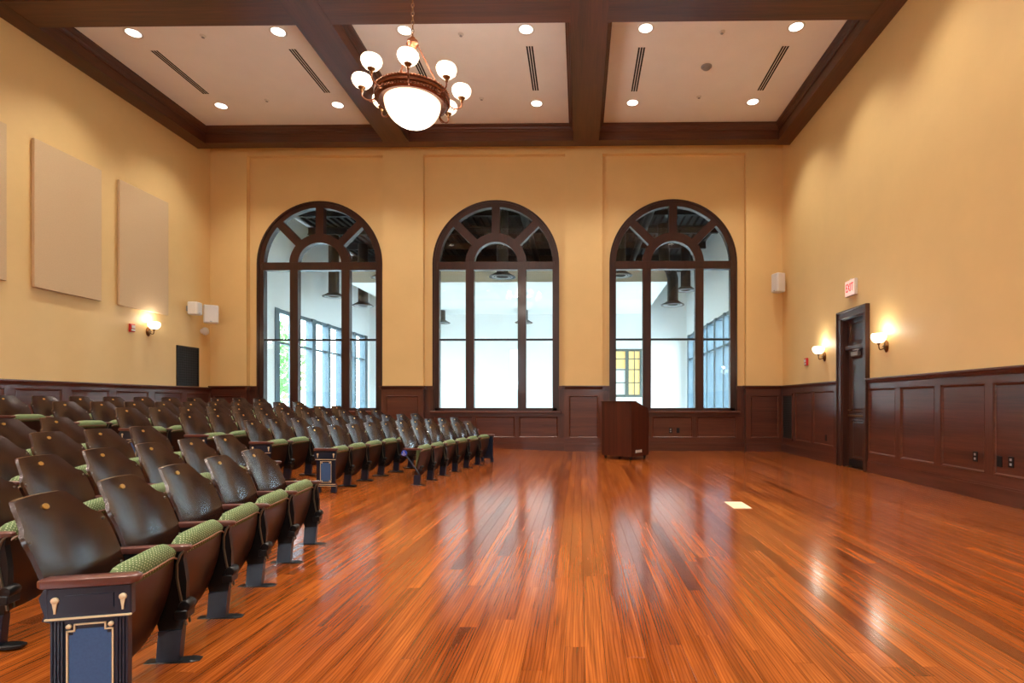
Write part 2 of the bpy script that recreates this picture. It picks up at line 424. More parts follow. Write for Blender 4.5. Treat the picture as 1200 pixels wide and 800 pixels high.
WIN_C = [-6.30, -2.02, 2.25]; WR = 1.51; WSP = 4.51; WB = 0.95
PIL = [(XL, -8.02), (-4.73, -3.75), (-0.35, 0.55), (3.96, XR)]
REC_TOP = 7.10
m = MB(); TH = 0.30
def rectprism(x0, x1, z0, z1): m.box(x0, x1, YREC, YREC+TH, z0, z1)
edges = [XL]+[WIN_C[0]-WR, WIN_C[0]+WR, WIN_C[1]-WR, WIN_C[1]+WR, WIN_C[2]-WR, WIN_C[2]+WR]+[XR]
for i in range(0, 8, 2): rectprism(edges[i], edges[i+1], -0.1, 7.7)
NA = 40
for c in WIN_C:
    rectprism(c-WR, c+WR, -0.1, WB)
    for k in range(NA):
        a0, a1 = PI-PI*k/NA, PI-PI*(k+1)/NA
        xa, za, xb, zb = c+WR*math.cos(a0), WSP+WR*math.sin(a0), c+WR*math.cos(a1), WSP+WR*math.sin(a1)
        m.add([(xa, YREC, za), (xb, YREC, zb), (xb, YREC, 7.7), (xa, YREC, 7.7), (xa, YREC+TH, za), (xb, YREC+TH, zb), (xb, YREC+TH, 7.7), (xa, YREC+TH, 7.7)],
              [(0, 1, 2, 3), (7, 6, 5, 4), (0, 4, 5, 1)])
wb = struct(m.build('wall_back', M['paint']), 'yellow end wall with three tall arched windows', 'wall')
for x0, x1 in PIL:
    m = MB(); m.box(x0, x1, YB, YREC, 0, 7.5); m.build('pilaster', M['paint'], wb)
m = MB(); m.box(XL, XR, YB+0.004, YREC, REC_TOP, 7.5); m.build('frieze', M['paint'], wb)

# ------------------------------------------------------------------ windows
FY0, FY1 = YREC-0.03, YREC+0.13
for n, c in enumerate(WIN_C):
    e = bpy.data.objects.new('window_%d' % (n+1), None); col.objects.link(e); e.location = (c, YREC, 0)
    struct(e, ['arched dark wood window behind the theatre seats', 'middle arched dark wood window with three tall lights', 'arched dark wood window behind the lectern'][n], 'window')
    y0, y1 = -0.03, 0.13
    W_ = M['window_wood']
    m = MB(); m.arc(0, WSP, WR-0.14, WR+0.005, 0, PI, y0, y1, 40); m.arc(0, WSP, WR-0.03, WR+0.02, 0, PI, y0-0.02, y0, 40); m.build('arched_head', W_, e, True, 30)
    for s in (-1, 1):
        m = MB(); a, b = sorted((s*(WR-0.14), s*(WR+0.005))); m.box(a, b, y0, y1, WB, WSP)
        a, b = sorted((s*(WR-0.03), s*(WR+0.02))); m.box(a, b, y0-0.02, y0, WB, WSP); m.build('jamb', W_, e)
        m = MB(); m.cbox(s*0.63-0.1, s*0.63+0.1, y0-0.005, y1, WB, WSP-0.1, 0.008); m.build('mullion', W_, e)
    m = MB(); m.cbox(-WR+0.1, WR-0.1, y0-0.008, y1, WSP-0.14, WSP+0.05, 0.008); m.build('transom', W_, e)
    m = MB(); m.box(-WR, WR, y0, y1, WB, WB+0.08); m.build('bottom_rail', W_, e)
    m = MB(); m.arc(0, WSP, 0.53, 0.74, 0, PI, y0-0.004, y1, 28); m.build('inner_arch', W_, e, True, 30)
    for a in (PI/4, PI/2, 3*PI/4):
        m = MB(); ca, sa = math.cos(a), math.sin(a); hw = 0.095
        P = lambda r, t: (r*ca-t*sa, WSP+r*sa+t*ca)
        m.prism([P(0.70, -hw), P(WR-0.1, -hw), P(WR-0.1, hw), P(0.70, hw)], y0-0.002, y1); m.build('spoke', W_, e)
    for (a, b) in ((-1.37, -0.73), (-0.53, 0.53), (0.73, 1.37)):
        m = MB(); m.box(a, b, y0+0.03, y1-0.03, 2.66, 2.705); m.build('glazing_bar', M['black'], e)
        for z0, z1 in ((WB+0.08, 2.66), (2.705, WSP-0.14)):
            m = MB(); m.box(a, b, 0.045, 0.053, z0, z1); m.build('pane', M['glass'], e)
    m = MB(); m.prism([(0.53*math.cos(t), WSP+0.53*math.sin(t)) for t in [PI*k/20 for k in range(21)]], 0.045, 0.053); m.build('pane', M['glass'], e)
    for k in range(4):
        t0, t1 = PI/4*k, PI/4*(k+1)
        poly = [(0.74*math.cos(t0+(t1-t0)*j/8), WSP+0.74*math.sin(t0+(t1-t0)*j/8)) for j in range(9)]
        poly += [((WR-0.13)*math.cos(t1+(t0-t1)*j/8), WSP+(WR-0.13)*math.sin(t1+(t0-t1)*j/8)) for j in range(9)]
        m = MB(); m.prism(poly, 0.045, 0.053); m.build('pane', M['glass'], e)

for n, (a, b) in enumerate(RW):       # unseen slim windows added behind the camera as a source of cool daylight
    e = bpy.data.objects.new('window_%d' % (7+n), None); col.objects.link(e); struct(e, 'slim dark wood window added in the rear wall for daylight, %s one' % ['seating-side', 'doorway-side'][n], 'window')
    for x in (a, b-0.06): m = MB(); m.box(x, x+0.06, YF-0.16, YF-0.04, *RZ); m.build('jamb', M['window_wood'], e)
    for z in (RZ[0], (RZ[0]+RZ[1])/2-0.03, RZ[1]-0.06): m = MB(); m.box(a, b, YF-0.155, YF-0.045, z, z+0.06); m.build('rail', M['window_wood'], e)
    for z0, z1 in ((RZ[0]+0.06, (RZ[0]+RZ[1])/2-0.03), ((RZ[0]+RZ[1])/2+0.03, RZ[1]-0.06)): m = MB(); m.box(a+0.06, b-0.06, YF-0.104, YF-0.096, z0, z1); m.build('pane', M['glass'], e)

# ------------------------------------------------------------------ wainscot
PROF = [(0, -0.004), (0.0, 0.016), (0.010, 0.022), (0.022, 0.014), (0.030, 0.003), (0.034, 0.002)]
def wainscot(root, mp, u0, u1, panels, mat_h, zt=1.385, zb=0.317, rail=RAIL, base=0.20, parts_from=None):
    """backing, baseboard, rails, stiles, recessed panels with a bead, and a moulded cap."""
    m = MB(mp); m.box(u0, u1, 0.0, 0.015, 0, rail-0.02); m.build('backing_board', mat_h, root)
    m = MB(mp); m.box(u0, u1, 0.015, 0.05, 0, base-0.02); m.prism([(0.015, base-0.02), (0.05, base-0.02), (0.044, base), (0.03, base+0.006), (0.015, base+0.006)], u0, u1, 'x') if False else m.box(u0, u1, 0.015, 0.042, base-0.02, base); m.build('base_board', mat_h, root)
    m = MB(mp); m.box(u0, u1, 0.015, 0.036, base, zb); m.build('bottom_rail', mat_h, root)
    m = MB(mp); m.box(u0, u1, 0.015, 0.036, zt, rail-0.075); m.build('top_rail', mat_h, root)
    m = MB(mp)
    poly = [(0.0, rail-0.085), (0.044, rail-0.085), (0.05, rail-0.06), (0.062, rail-0.045), (0.066, rail-0.03), (0.085, rail-0.024), (0.085, rail-0.004), (0.078, rail), (0.0, rail)]
    n = len(poly)
    m.add([(u0, a, b) for a, b in poly]+[(u1, a, b) for a, b in poly], [tuple(range(n)), tuple(range(2*n-1, n-1, -1))]+[(i, i+n, (i+1) % n+n, (i+1) % n) for i in range(n)])
    m.build('chair_rail', mat_h, root)
    prev = u0
    for a, b in sorted(panels)+[(u1, u1)]:
        if a-prev > 0.01:
            m = MB(mp); m.box(prev, a, 0.015, 0.036, zb, zt); m.build('stile', M['wains_z'], root)
        if b > a:
            m = MB(mp); m.rings(a, b, zb, zt, [(i, w_+0.015) for i, w_ in PROF]); m.build('panel', mat_h, root)
        prev = b
def trim(name, label):
    e = bpy.data.objects.new(name, None); col.objects.link(e); return struct(e, label, 'wainscot')
pr = [(9.29-0.93*i-0.80, 9.29-0.93*i) for i in range(8)]
wainscot(trim('trim_1', 'mahogany panelled wainscot on the side wall to the right of the door'), mapR, 2.0, DOOR_Y0-0.12, pr, M['wains_y'])
wainscot(trim('trim_2', 'mahogany wainscot between the doorway and the end wall'), mapR, DOOR_Y1+0.12, YB, [(10.52, 11.46), (11.54, 12.40)], M['wains_y'])
pl = [(9.44+0.955*i-0.85*1, 9.44+0.955*i-0.06) for i in range(-4, 5)]
wainscot(trim('trim_3', 'mahogany wainscot on the side wall behind the theatre seats'), mapL, 4.5, YB, pl, M['wains_y'], rail=1.52)
for k, (x0, x1) in enumerate(PIL):
    pad = 0.10
    wainscot(trim('trim_%d' % (4+k), ['mahogany wainscot on the corner pilaster behind the seats', 'mahogany wainscot panel between the first two arched windows', 'mahogany wainscot panel beside the lectern', 'mahogany wainscot in the corner nearest the doorway'][k]),
             mapB, x0, x1, [(x0+pad, x1-pad)], M['wains_x'], zt=1.33)
    e = bpy.data.objects['trim_%d' % (4+k)]
    for xs, s in ((x0, -1), (x1, 1)):
        if xs in (XL, XR): continue
        a, b = sorted((xs, xs+s*0.016)); m = MB(); m.box(a, b, YB-0.034, YREC-0.03, 0, RAIL-0.085); m.build('return_board', M['wains_z'], e)
        a, b = sorted((xs, xs+s*0.05)); m = MB(); m.box(a, b, YB-0.06, YREC-0.0, RAIL-0.085, RAIL-0.03); a, b = sorted((xs, xs+s*0.07)); m.box(a, b, YB-0.08, YREC, RAIL-0.03, RAIL); m.build('chair_rail_return', M['wains_x'], e)
for k, c in enumerate(WIN_C):
    x0, x1 = (PIL[k][1], PIL[k+1][0]); e = trim('trim_%d' % (8+k), 'low mahogany panelling under the '+['window behind the theatre seats', 'middle arched window', 'window behind the lectern'][k])
    H = 0.9
    m = MB(mapREC); m.box(x0, x1, 0, 0.015, 0, H); m.build('backing_board', M['wains_x'], e)
    m = MB(mapREC); m.box(x0, x1, 0.015, 0.05, 0, 0.18); m.box(x0, x1, 0.015, 0.042, 0.18, 0.20); m.build('base_board', M['wains_x'], e)
    m = MB(mapREC); m.box(x0, x1, 0.015, 0.036, 0.20, 0.317); m.build('bottom_rail', M['wains_x'], e)
    m = MB(mapREC); m.box(x0, x1, 0.015, 0.036, 0.823, H); m.build('top_rail', M['wains_x'], e)
    m = MB(mapREC); m.cbox(c-WR-0.08, c+WR+0.08, 0.0, 0.10, H, WB+0.01, 0.012); m.build('window_sill', M['wains_x'], e)
    for s, (a, b) in ((-1, (x0, c-WR)), (1, (c+WR, x1))):
        m = MB(mapREC); m.box(a, b, 0.0, 0.034, H, RAIL-0.085); m.build('side_board', M['wains_z'], e)
        m = MB(mapREC); m.box(a, b, 0.0, 0.06, RAIL-0.085, RAIL-0.03); m.box(a, b, 0.0, 0.075, RAIL-0.03, RAIL); m.build('chair_rail', M['wains_x'], e)
    ps = [(c-1.50, c-0.56), (c-0.50, c+0.46), (c+0.56, c+1.50)]; prev = x0
    for a, b in ps+[(x1, x1)]:
        if a-prev > 0.01:
            m = MB(mapREC); m.box(prev, a, 0.015, 0.036, 0.317, 0.823); m.build('stile', M['wains_z'], e)
        if b > a:
            m = MB(mapREC); m.rings(a, b, 0.317, 0.823, [(i, w_+0.015) for i, w_ in PROF]); m.build('panel', M['wains_x'], e)
        prev = b

# ------------------------------------------------------------------ ceiling and beams
m = MB(); m.box(XL-0.3, XR+0.3, YF-0.3, YREC+0.2, HC, HC+0.25)
ce = struct(m.build('ceiling', M['ceil']), 'white coffered ceiling divided by dark wooden beams', 'ceiling')
def beam_profile(a0, a1, z0, left=True, right=True):
    """cross-section (a, z): soffit a0..a1, stepped crown up to the ceiling on the free sides."""
    zc = HC+0.02; p = [(a0, z0), (a1, z0)]
    if right: p += [(a1, z0+0.20), (a1+0.02, z0+0.205), (a1+0.025, z0+0.235), (a1+0.05, z0+0.255), (a1+0.06, z0+0.29), (a1+0.095, z0+0.315), (a1+0.10, zc)]
    else: p += [(a1, zc)]
    if left: p += [(a0-0.10, zc), (a0-0.095, z0+0.315), (a0-0.06, z0+0.29), (a0-0.05, z0+0.255), (a0-0.025, z0+0.235), (a0-0.02, z0+0.205), (a0, z0+0.20)]
    else: p += [(a0, zc)]
    return p
for a0, a1, lf, rt in ((XL, -8.55, False, True), (-4.45, -3.88, True, True), (-0.14, 0.44, True, True), (4.49, XR, True, False)):
    m = MB(); m.prism(beam_profile(a0, a1, HB-0.006, lf, rt), YF, 12.6 if lf and rt else 12.81, 'y'); m.build('beam', M['beam_y'], ce)
BAY = [(8.65, 12.54), (4.19, 8.08), (-0.27, 3.62), (-4.75, -0.84)]
for y0, y1, lf, rt in ((12.54, 12.81, True, False), (8.08, 8.65, True, True), (3.62, 4.19, True, True), (-0.84, -0.27, True, True), (YF, -4.75, False, True)):
    m = MB(); m.prism(beam_profile(y0, y1, HB, lf, rt), XL, XR, 'x'); m.build('beam', M['beam_x'], ce)
# narrow cove between the last beam and the end wall
# ------------------------------------------------------------------ things in the ceiling
CAN_X = [-7.58, -5.10, -2.95, -0.90, 1.11, 3.62]
def make_can():
    t = thing('recessed_light', 'x', 'ceiling light')
    m = MB(); m.lathe([(0.105, 0.004), (0.135, -0.006), (0.145, -0.003), (0.145, 0.004), (0.138, 0.01), (0.108, 0.012)], 24, closed=True); m.build('trim_ring', M['white'], t, True)
    m = MB(); m.lathe([(0.112, 0.012), (0.11, 0.002), (0.08, -0.003), (0.001, -0.004)], 24); m.build('lens', M['lens'], t, True)
    return t
can0 = None; ORD = ['first', 'second', 'third', 'fourth', 'fifth', 'sixth', 'seventh', 'eighth', 'ninth', 'tenth']
sides = ['near the seating wall', 'beside the left long beam', 'right of that beam', 'beside the centre beam', 'just right of the centre beam', 'near the doorway wall']
for bi, (b0, b1) in enumerate(BAY):
    for ri, yy in enumerate((b0+0.67, b1-0.91)):
        for xi, xx in enumerate(CAN_X):
            if can0 is None: can0 = make_can(); o = can0
            else: o = copy_tree(can0)
            o.location = (xx, yy, HC-0.002)
            nm = ['end-wall coffers', 'middle coffers', 'coffers above the camera', 'rearmost coffers'][bi]
            rw = ['front row', 'back row'][1-ri] if bi == 0 else ['camera-side row', 'window-side row'][ri]
            o['label'] = 'lit recessed light %s, %s, %s' % (sides[xi], ['camera-side row', 'window-side row'][ri], nm)
            o['group'] = 'recessed ceiling lights'
            lamp('lamp_light', 'SPOT', CAN_W, (xx, yy, HC-0.02), None, WARM, 0.09, math.radians(106), 0.8).name = 'lamp_light'
def make_diff():
    t = thing('slot_diffuser', 'x', 'air vent')
    m = MB(); m.box(-0.075, 0.075, -0.70, 0.70, -0.003, 0.004); m.build('frame', M['ceil'], t)
    for k in (-1, 0, 1):
        m = MB(); m.box(k*0.046-0.015, k*0.046+0.015, -0.69, 0.69, -0.006, 0.0); m.build('slot', M['felt'], t)
    return t
df = make_diff()
for i, (xx, yy) in enumerate(((-7.58, 10.47), (-5.10, 10.46), (-2.99, 10.45), (-0.88, 10.44), (1.10, 10.5), (3.63, 10.5), (-7.58, 6.0), (-5.1, 6.0), (-0.88, 6.0), (1.1, 6.0), (3.63, 6.0))):
    o = df if i == 0 else copy_tree(df); o.location = (xx, yy, HC-0.002)
    o['label'] = 'black triple-slot air diffuser %s, %s' % (['nearest the seating wall', 'left of the left long beam', 'behind the chandelier', 'left of the centre beam', 'right of the centre beam', 'nearest the doorway wall'][i if i < 6 else [0, 1, 3, 4, 5][i-6]], 'far coffer' if i < 6 else 'middle coffer above the frame')
    o['group'] = 'slot diffusers in the ceiling'
def sprinkler(x, y, label, r=0.05):
    t = thing('fire_sprinkler', label, 'sprinkler', (x, y, HC), 0, 'sprinkler heads')
    m = MB(); m.lathe([(r, 0.002), (r, -0.006), (r*0.7, -0.012), (0.018, -0.014), (0.014, -0.03)], 16); m.build('escutcheon', M['white'], t, True)
    m = MB(); m.lathe([(0.022, -0.03), (0.026, -0.036), (0.006, -0.04)], 12); m.build('deflector', M['grey'], t, True)
for x, y, l in ((2.41, 9.42, 'small grey sprinkler between the two near lights of the right coffer'), (2.45, 11.41, 'small grey sprinkler between the two far lights of the right coffer'),
                (-6.44, 9.40, 'small grey sprinkler between the two near lights of the left coffer'), (-2.02, 9.42, 'small grey sprinkler in the middle coffer, upper right of the chandelier'),
                (-2.02, 11.41, 'small grey sprinkler in the middle coffer near the end beam'), (-6.48, 11.41, 'small grey sprinkler between the two far lights of the left coffer')): sprinkler(x, y, l)
t = thing('smoke_detector', 'round grey smoke detector in the middle of the right coffer', 'smoke detector', (2.37, 10.39, HC))
m = MB(); m.lathe([(0.10, 0.002), (0.10, -0.012), (0.092, -0.02)], 24); m.build('base_plate', M['grey'], t, True)
m = MB(); m.lathe([(0.075, -0.02), (0.07, -0.045), (0.05, -0.058), (0.001, -0.06)], 24); m.build('sensor_dome', M['grey'], t, True)

# ------------------------------------------------------------------ chandelier
def bowl_shade(m, c, R, h, seg=20):
    prof = [(R*0.30, 0), (R*0.62, h*0.10), (R*0.88, h*0.35), (R, h*0.62), (R*0.97, h*0.82), (R*0.86, h*0.98), (R*0.80, h), (R*0.78, h*0.97), (R*0.9, h*0.6), (R*0.6, h*0.16), (R*0.2, h*0.06)]
    m.lathe(prof, seg, c)
def build_chandelier(cx, cy, zr):
    t = thing('chandelier', 'large copper-bronze chandelier with a glowing bowl and eight up-facing glass shades', 'chandelier', (cx, cy, zr))
    RR = 0.42
    m = MB(); m.lathe([(RR-0.09, -0.06), (RR-0.03, -0.075), (RR-0.005, -0.06), (RR, -0.03), (RR+0.025, -0.02), (RR+0.03, 0.0), (RR+0.01, 0.015), (RR-0.0, 0.035), (RR+0.012, 0.05), (RR-0.01, 0.062), (RR-0.05, 0.05), (RR-0.06, 0.0)], 64, closed=True)
    ring = m.build('ring', M['copper'], t, True, 30)
    for zz, rr in ((-0.045, RR+0.008), (0.045, RR+0.012)):
        m = MB()
        for k in range(72):
            a = 2*PI*k/72; m.lathe([(0.001, -0.013), (0.011, -0.008), (0.014, 0), (0.011, 0.008), (0.001, 0.013)], 6, (rr*math.cos(a), rr*math.sin(a), zz))
        tag(m.build('beading', M['copper'], ring, True), kind='stuff')
    m = MB(); rb = 0.335
    prof = [(rb*math.cos(a), -0.055-0.30*math.sin(a)) for a in [PI/2*k/12 for k in range(12)]]+[(0.012, -0.355)]
    prof += [(0.012, -0.345)]+[((rb-0.012)*math.cos(a), -0.055-0.288*math.sin(a)) for a in [PI/2*k/12 for k in range(11, -1, -1)]]
    m.lathe(prof, 40, closed=True); bo = m.build('bowl', M['bowl'], t, True)
    m = MB(); m.lathe([(0.001, -0.352), (0.02, -0.356), (0.022, -0.366), (0.012, -0.374), (0.015, -0.384), (0.001, -0.396)], 14); m.build('finial', M['copper'], bo, True)
    for k in range(8):
        a = 2*PI*k/8+math.radians(12); ca, sa = math.cos(a), math.sin(a)
        P = lambda r, z: (r*ca, r*sa, z)
        m = MB(); pts = []
        for j in range(13):
            u = j/12; ang = PI*0.95*u
            pts.append(P(RR+0.01+0.078*(1-math.cos(ang)), -0.02-0.062*math.sin(ang)))
        pts.append(P(RR+0.165, 0.03)); m.tube(pts, 0.0095, 8)
        cur = [P(RR+0.01+0.035*(1-math.cos(q)), -0.05-0.03*math.sin(q)-0.012*q) for q in [PI*1.5*j/10 for j in range(11)]]; m.tube(cur, 0.006, 6)
        arm = m.build('arm', M['copper'], t, True)
        m = MB(); m.lathe([(0.012, 0.0), (0.018, 0.01), (0.016, 0.03), (0.04, 0.05), (0.05, 0.068), (0.04, 0.074)], 14, P(RR+0.165, 0.0)); m.build('cup', M['bronze'], arm, True)
        m = MB(); bowl_shade(m, P(RR+0.165, 0.058), 0.118, 0.138); m.build('shade', M['shade'], t, True)
    for k in range(3):
        a = 2*PI*k/3+0.5; ca, sa = math.cos(a), math.sin(a)
        m = MB(); m.tube([(0.05*ca, 0.05*sa, 0.66), (0.08*ca, 0.08*sa, 0.62), (RR*0.97*ca, RR*0.97*sa, 0.07)], 0.009, 8)
        m.lathe([(0.001, -0.02), (0.018, -0.012), (0.022, 0), (0.018, 0.012), (0.001, 0.02)], 10, (RR*0.97*ca, RR*0.97*sa, 0.065)); m.build('support_rod', M['copper'], t, True)
    m = MB(); m.lathe([(0.01, 0.56), (0.035, 0.59), (0.05, 0.62), (0.075, 0.645), (0.06, 0.67), (0.065, 0.69), (0.03, 0.705), (0.03, 0.73), (0.012, 0.75)], 20); m.build('hub', M['copper'], t, True)
    m = MB(); z = 0.76; k = 0; top = HC-zr-0.06
    while z < top:
        pts = []
        for j in range(10):
            q = 2*PI*j/10; u, v = 0.016*math.cos(q), 0.033*math.sin(q); pts.append((u, 0, z+v) if k % 2 else (0, u, z+v))
        m.tube(pts, 0.0045, 5, closed=True); z += 0.052; k += 1
    tag(m.build('chain', M['bronze'], t, True), kind='stuff')
    m = MB(); m.lathe([(0.02, top-0.02), (0.06, top), (0.09, top+0.04), (0.095, top+0.062)], 20); m.build('ceiling_rose', M['copper'], t, True)
    for k in range(8):
        a = 2*PI*k/8+math.radians(12); lamp('bulb_light', 'POINT', CHAND_W/12, ((RR+0.165)*math.cos(a), (RR+0.165)*math.sin(a), 0.25), t, WARM, 0.05)
    lamp('bowl_light', 'POINT', CHAND_W/5, (0, 0, -0.44), t, WARM, 0.1)
build_chandelier(-2.03, 6.72, 4.86)

# ------------------------------------------------------------------ wall sconces
def sconce(mp, u, v, label):
    t = thing('wall_sconce', label, 'wall lamp', mp((u, 0, v)), 0, 'brass wall sconces')
    base = Vector(mp((u, 0, v)))
    q = lambda p: tuple(Vector(mp((u+p[0], p[1], v+p[2])))-base)
    m = MB(q); m.lathe([(0.075, 0.0), (0.078, 0.008), (0.06, 0.02), (0.05, 0.03), (0.02, 0.035)], 20, axis='y')
    for i in range(len(m.v)): p = m.v[i]; m.v[i] = (p[0]*0.8, p[1], p[2]*1.25)
    m.build('backplate', M['bronze'], t, True)
    m = MB(q); pts = [(0, 0.03+0.09*math.sin(a)*1.0, -0.02-0.03*math.sin(2*a)) for a in [PI/2*j/8 for j in range(9)]]+[(0, 0.125, 0.03)]
    m.tube(pts, 0.009, 8); m.tube([(-0.05, 0.04, 0.0), (0, 0.05, 0.01), (0.05, 0.04, 0.0)], 0.007, 6); m.build('arm', M['bronze'], t, True)
    m = MB(q); m.lathe([(0.012, 0.02), (0.02, 0.035), (0.038, 0.055), (0.03, 0.06)], 14, (0, 0.125, 0)); m.build('cup', M['bronze'], t, True)
    m = MB(q); bowl_shade(m, (0, 0.125, 0.05), 0.115, 0.15); m.build('shade', M['shade'], t, True)
    lamp('bulb_light', 'POINT', SCONCE_W, q((0, 0.15, 0.26)), t, WARM, 0.05)
sconce(mapR, 8.79, 2.04, 'lit brass sconce on the camera side of the doorway')
sconce(mapR, 10.99, 2.06, 'lit brass sconce between the doorway and the end wall')
sconce(mapL, 11.32, 2.62, 'lit brass sconce under the acoustic panel on the seating wall')

# ------------------------------------------------------------------ acoustic panels
for i, (y0, y1) in enumerate(((7.17, 8.44), (8.87, 10.14), (10.54, 11.81))):
    t = thing('acoustic_panel', ['beige acoustic wall panel cut off by the picture edge', 'beige acoustic wall panel, middle of the three on the seating wall', 'beige acoustic wall panel above the lit sconce'][i], 'wall panel', (XL, (y0+y1)/2, 3.03), 0, 'acoustic panels on the seating wall')
    hw = (y1-y0)/2
    m = MB(); m.cbox(0.012, 0.065, -hw, hw, 0, 2.42, 0.008); m.build('cloth_face', M['acoustic'], t)
    m = MB(); m.box(0.0, 0.012, -hw+0.04, hw-0.04, 0.04, 2.38); m.build('mounting_board', M['arm_wood'], t)

# ------------------------------------------------------------------ door
d = bpy.data.objects.new('door_1', None); col.objects.link(d); struct(d, 'dark wooden door with transom in a deep moulded frame', 'door')
W_ = M['door_wood']; CW = 0.14
for a, b in ((DOOR_Y0-CW, DOOR_Y0), (DOOR_Y1, DOOR_Y1+CW)):
    m = MB(mapR); m.cbox(a, b, 0, 0.05, 0, DOOR_Z, 0.006); m.cbox(a if a < DOOR_Y0-0.01 else b-0.03, a+0.03 if a < DOOR_Y0-0.01 else b, 0.04, 0.075, 0, DOOR_Z+CW, 0.006); m.build('casing', W_, d)
m = MB(mapR); m.cbox(DOOR_Y0-CW, DOOR_Y1+CW, 0, 0.05, DOOR_Z, DOOR_Z+CW, 0.006); m.cbox(DOOR_Y0-CW, DOOR_Y1+CW, 0.04, 0.075, DOOR_Z+CW-0.03, DOOR_Z+CW, 0.006); m.build('head_casing', W_, d)
for a, b in ((DOOR_Y0, DOOR_Y0+0.03), (DOOR_Y1-0.03, DOOR_Y1)):
    m = MB(mapR); m.box(a, b, -0.30, 0.03, 0, DOOR_Z); m.build('jamb', W_, d)
m = MB(mapR); m.box(DOOR_Y0, DOOR_Y1, -0.30, 0.03, DOOR_Z-0.03, DOOR_Z); m.build('head_jamb', W_, d)
m = MB(mapR); m.cbox(DOOR_Y0+0.03, DOOR_Y1-0.03, -0.14, -0.01, 2.10, 2.18, 0.01); m.build('transom_bar', W_, d)
m = MB(mapR); m.rings(DOOR_Y0+0.03, DOOR_Y1-0.03, 2.18, DOOR_Z-0.03, [(0, -0.14), (0, -0.07), (0.06, -0.07), (0.075, -0.085), (0.09, -0.095)]); m.build('transom_panel', W_, d)
m = MB(mapR); m.box(DOOR_Y0+0.03, DOOR_Y1-0.03, -0.13, -0.085, 0.01, 2.10); leaf = m.build('door_leaf', W_, d)
for z0, z1 in ((0.16, 0.86), (0.98, 1.98)):
    m = MB(mapR); m.rings(DOOR_Y0+0.14, DOOR_Y1-0.14, z0, z1, [(0, -0.10), (0, -0.075), (0.02, -0.07), (0.04, -0.082), (0.07, -0.075)]); m.build('door_panel', W_, leaf)
m = MB(mapR); m.cbox(DOOR_Y0+0.05, DOOR_Y1-0.05, -0.085, -0.055, 0.90, 0.94, 0.006); m.build('push_bar', M['bronze'], leaf)
m = MB(mapR); m.box(DOOR_Y0+0.05, DOOR_Y1-0.05, -0.085, -0.078, 0.02, 0.14); m.build('kick_plate', M['black'], leaf)
m = MB(mapR); m.cbox(9.75, 10.0, -0.085, -0.02, 1.98, 2.06, 0.01); m.tube([(9.8, -0.04, 2.06), (9.62, 0.02, 2.075), (9.9, -0.02, 2.085)], 0.012, 6); m.build('door_closer', M['grey'], leaf)
m = MB(mapR); m.tube([(10.08, -0.08, 1.02), (10.08, -0.02, 1.02), (9.97, -0.02, 1.02)], 0.012, 8); m.build('lever_handle', M['bronze'], leaf)

# ------------------------------------------------------------------ exit sign, alarms, speakers, grilles, outlets
t = thing('exit_sign', 'white illuminated EXIT sign with red letters above the door', 'exit sign', mapR((9.865, 0, 3.18)))
m = MB(); m.cbox(-0.06, 0.0, -0.175, 0.175, -0.14, 0.14, 0.006); m.build('housing', M['white'], t)
m = MB(); m.box(-0.062, -0.06, -0.165, 0.165, -0.13, 0.13); m.build('sign_face', M['exit_face'], t)
me = text_mesh('lettering', 'EXIT', 0.21, M['exit_text']); o = link('lettering', me, t, (-0.064, 0, 0)); o.rotation_euler = (PI/2, 0, -PI/2); o.scale = (0.62, 1, 1)
m = MB(); m.box(-0.045, -0.015, -0.03, 0.03, 0.14, 0.16); m.build('canopy', M['white'], t)
def alarm(mp, u, v, label, nm, hgt):
    base = Vector(mp((u, 0, v))); q = lambda p: tuple(Vector(mp((u+p[0], p[1], v+p[2])))-base)
    t = thing(nm, label, 'fire alarm', base)
    m = MB(q); m.cbox(-0.06, 0.06, 0, 0.045, -hgt/2, hgt/2, 0.008); m.build('housing', M['red'], t)
    m = MB(q); m.cbox(-0.04, 0.04, 0.045, 0.06, -hgt*0.05, hgt*0.32, 0.004) ; m.build('strobe_lens', M['white'], t)
    m = MB(q); m.cbox(-0.045, 0.045, 0.045, 0.055, -hgt*0.38, -hgt*0.16, 0.003); m.build('front_plate', M['white'], t)
alarm(mapL, 10.88, 2.64, 'red fire alarm strobe beside the sconce on the seating wall', 'fire_alarm_strobe', 0.16)
alarm(mapR, 11.83, 2.02, 'red fire alarm pull station near the doorway-side corner', 'fire_alarm_pull', 0.16)
def speaker(loc, rz, sx, sy, sz, label, tilt=0.0):
    t = thing('wall_speaker', label, 'speaker', loc, rz, 'white wall speakers')
    m = MB(); m.cbox(-sx/2, sx/2, -sy/2, sy/2, -sz/2, sz/2, 0.02); m.build('cabinet', M['white'], t)
    m = MB(); m.cbox(sx/2-0.001, sx/2+0.008, -sy/2+0.02, sy/2-0.02, -sz/2+0.02, sz/2-0.02, 0.003); g = m.build('grille', M['white'], t)
    m = MB(); m.cbox(sx/2+0.006, sx/2+0.011, -0.025, 0.025, -sz/2+0.03, -sz/2+0.045, 0.001); m.build('badge', M['grey'], t)
    m = MB(); m.tube([(-sx/2, 0, 0), (-sx/2-0.05, 0, -0.01)], 0.02, 8); m.cbox(-sx/2-0.06, -sx/2-0.045, -0.04, 0.04, -0.06, 0.06, 0.004); m.build('bracket', M['grey'], t)
speaker((XL+0.175, 12.46, 3.29), 0.0, 0.22, 0.20, 0.29, 'small white speaker on the seating wall beside the larger speaker')
speaker((XL+0.28, 12.86, 3.22), -1.0, 0.22, 0.30, 0.42, 'larger white speaker turned into the room in the seating-side corner')
speaker((XR-0.20, 12.98, 3.94), PI+0.35, 0.22, 0.24, 0.44, 'white speaker high in the corner on the doorway wall')
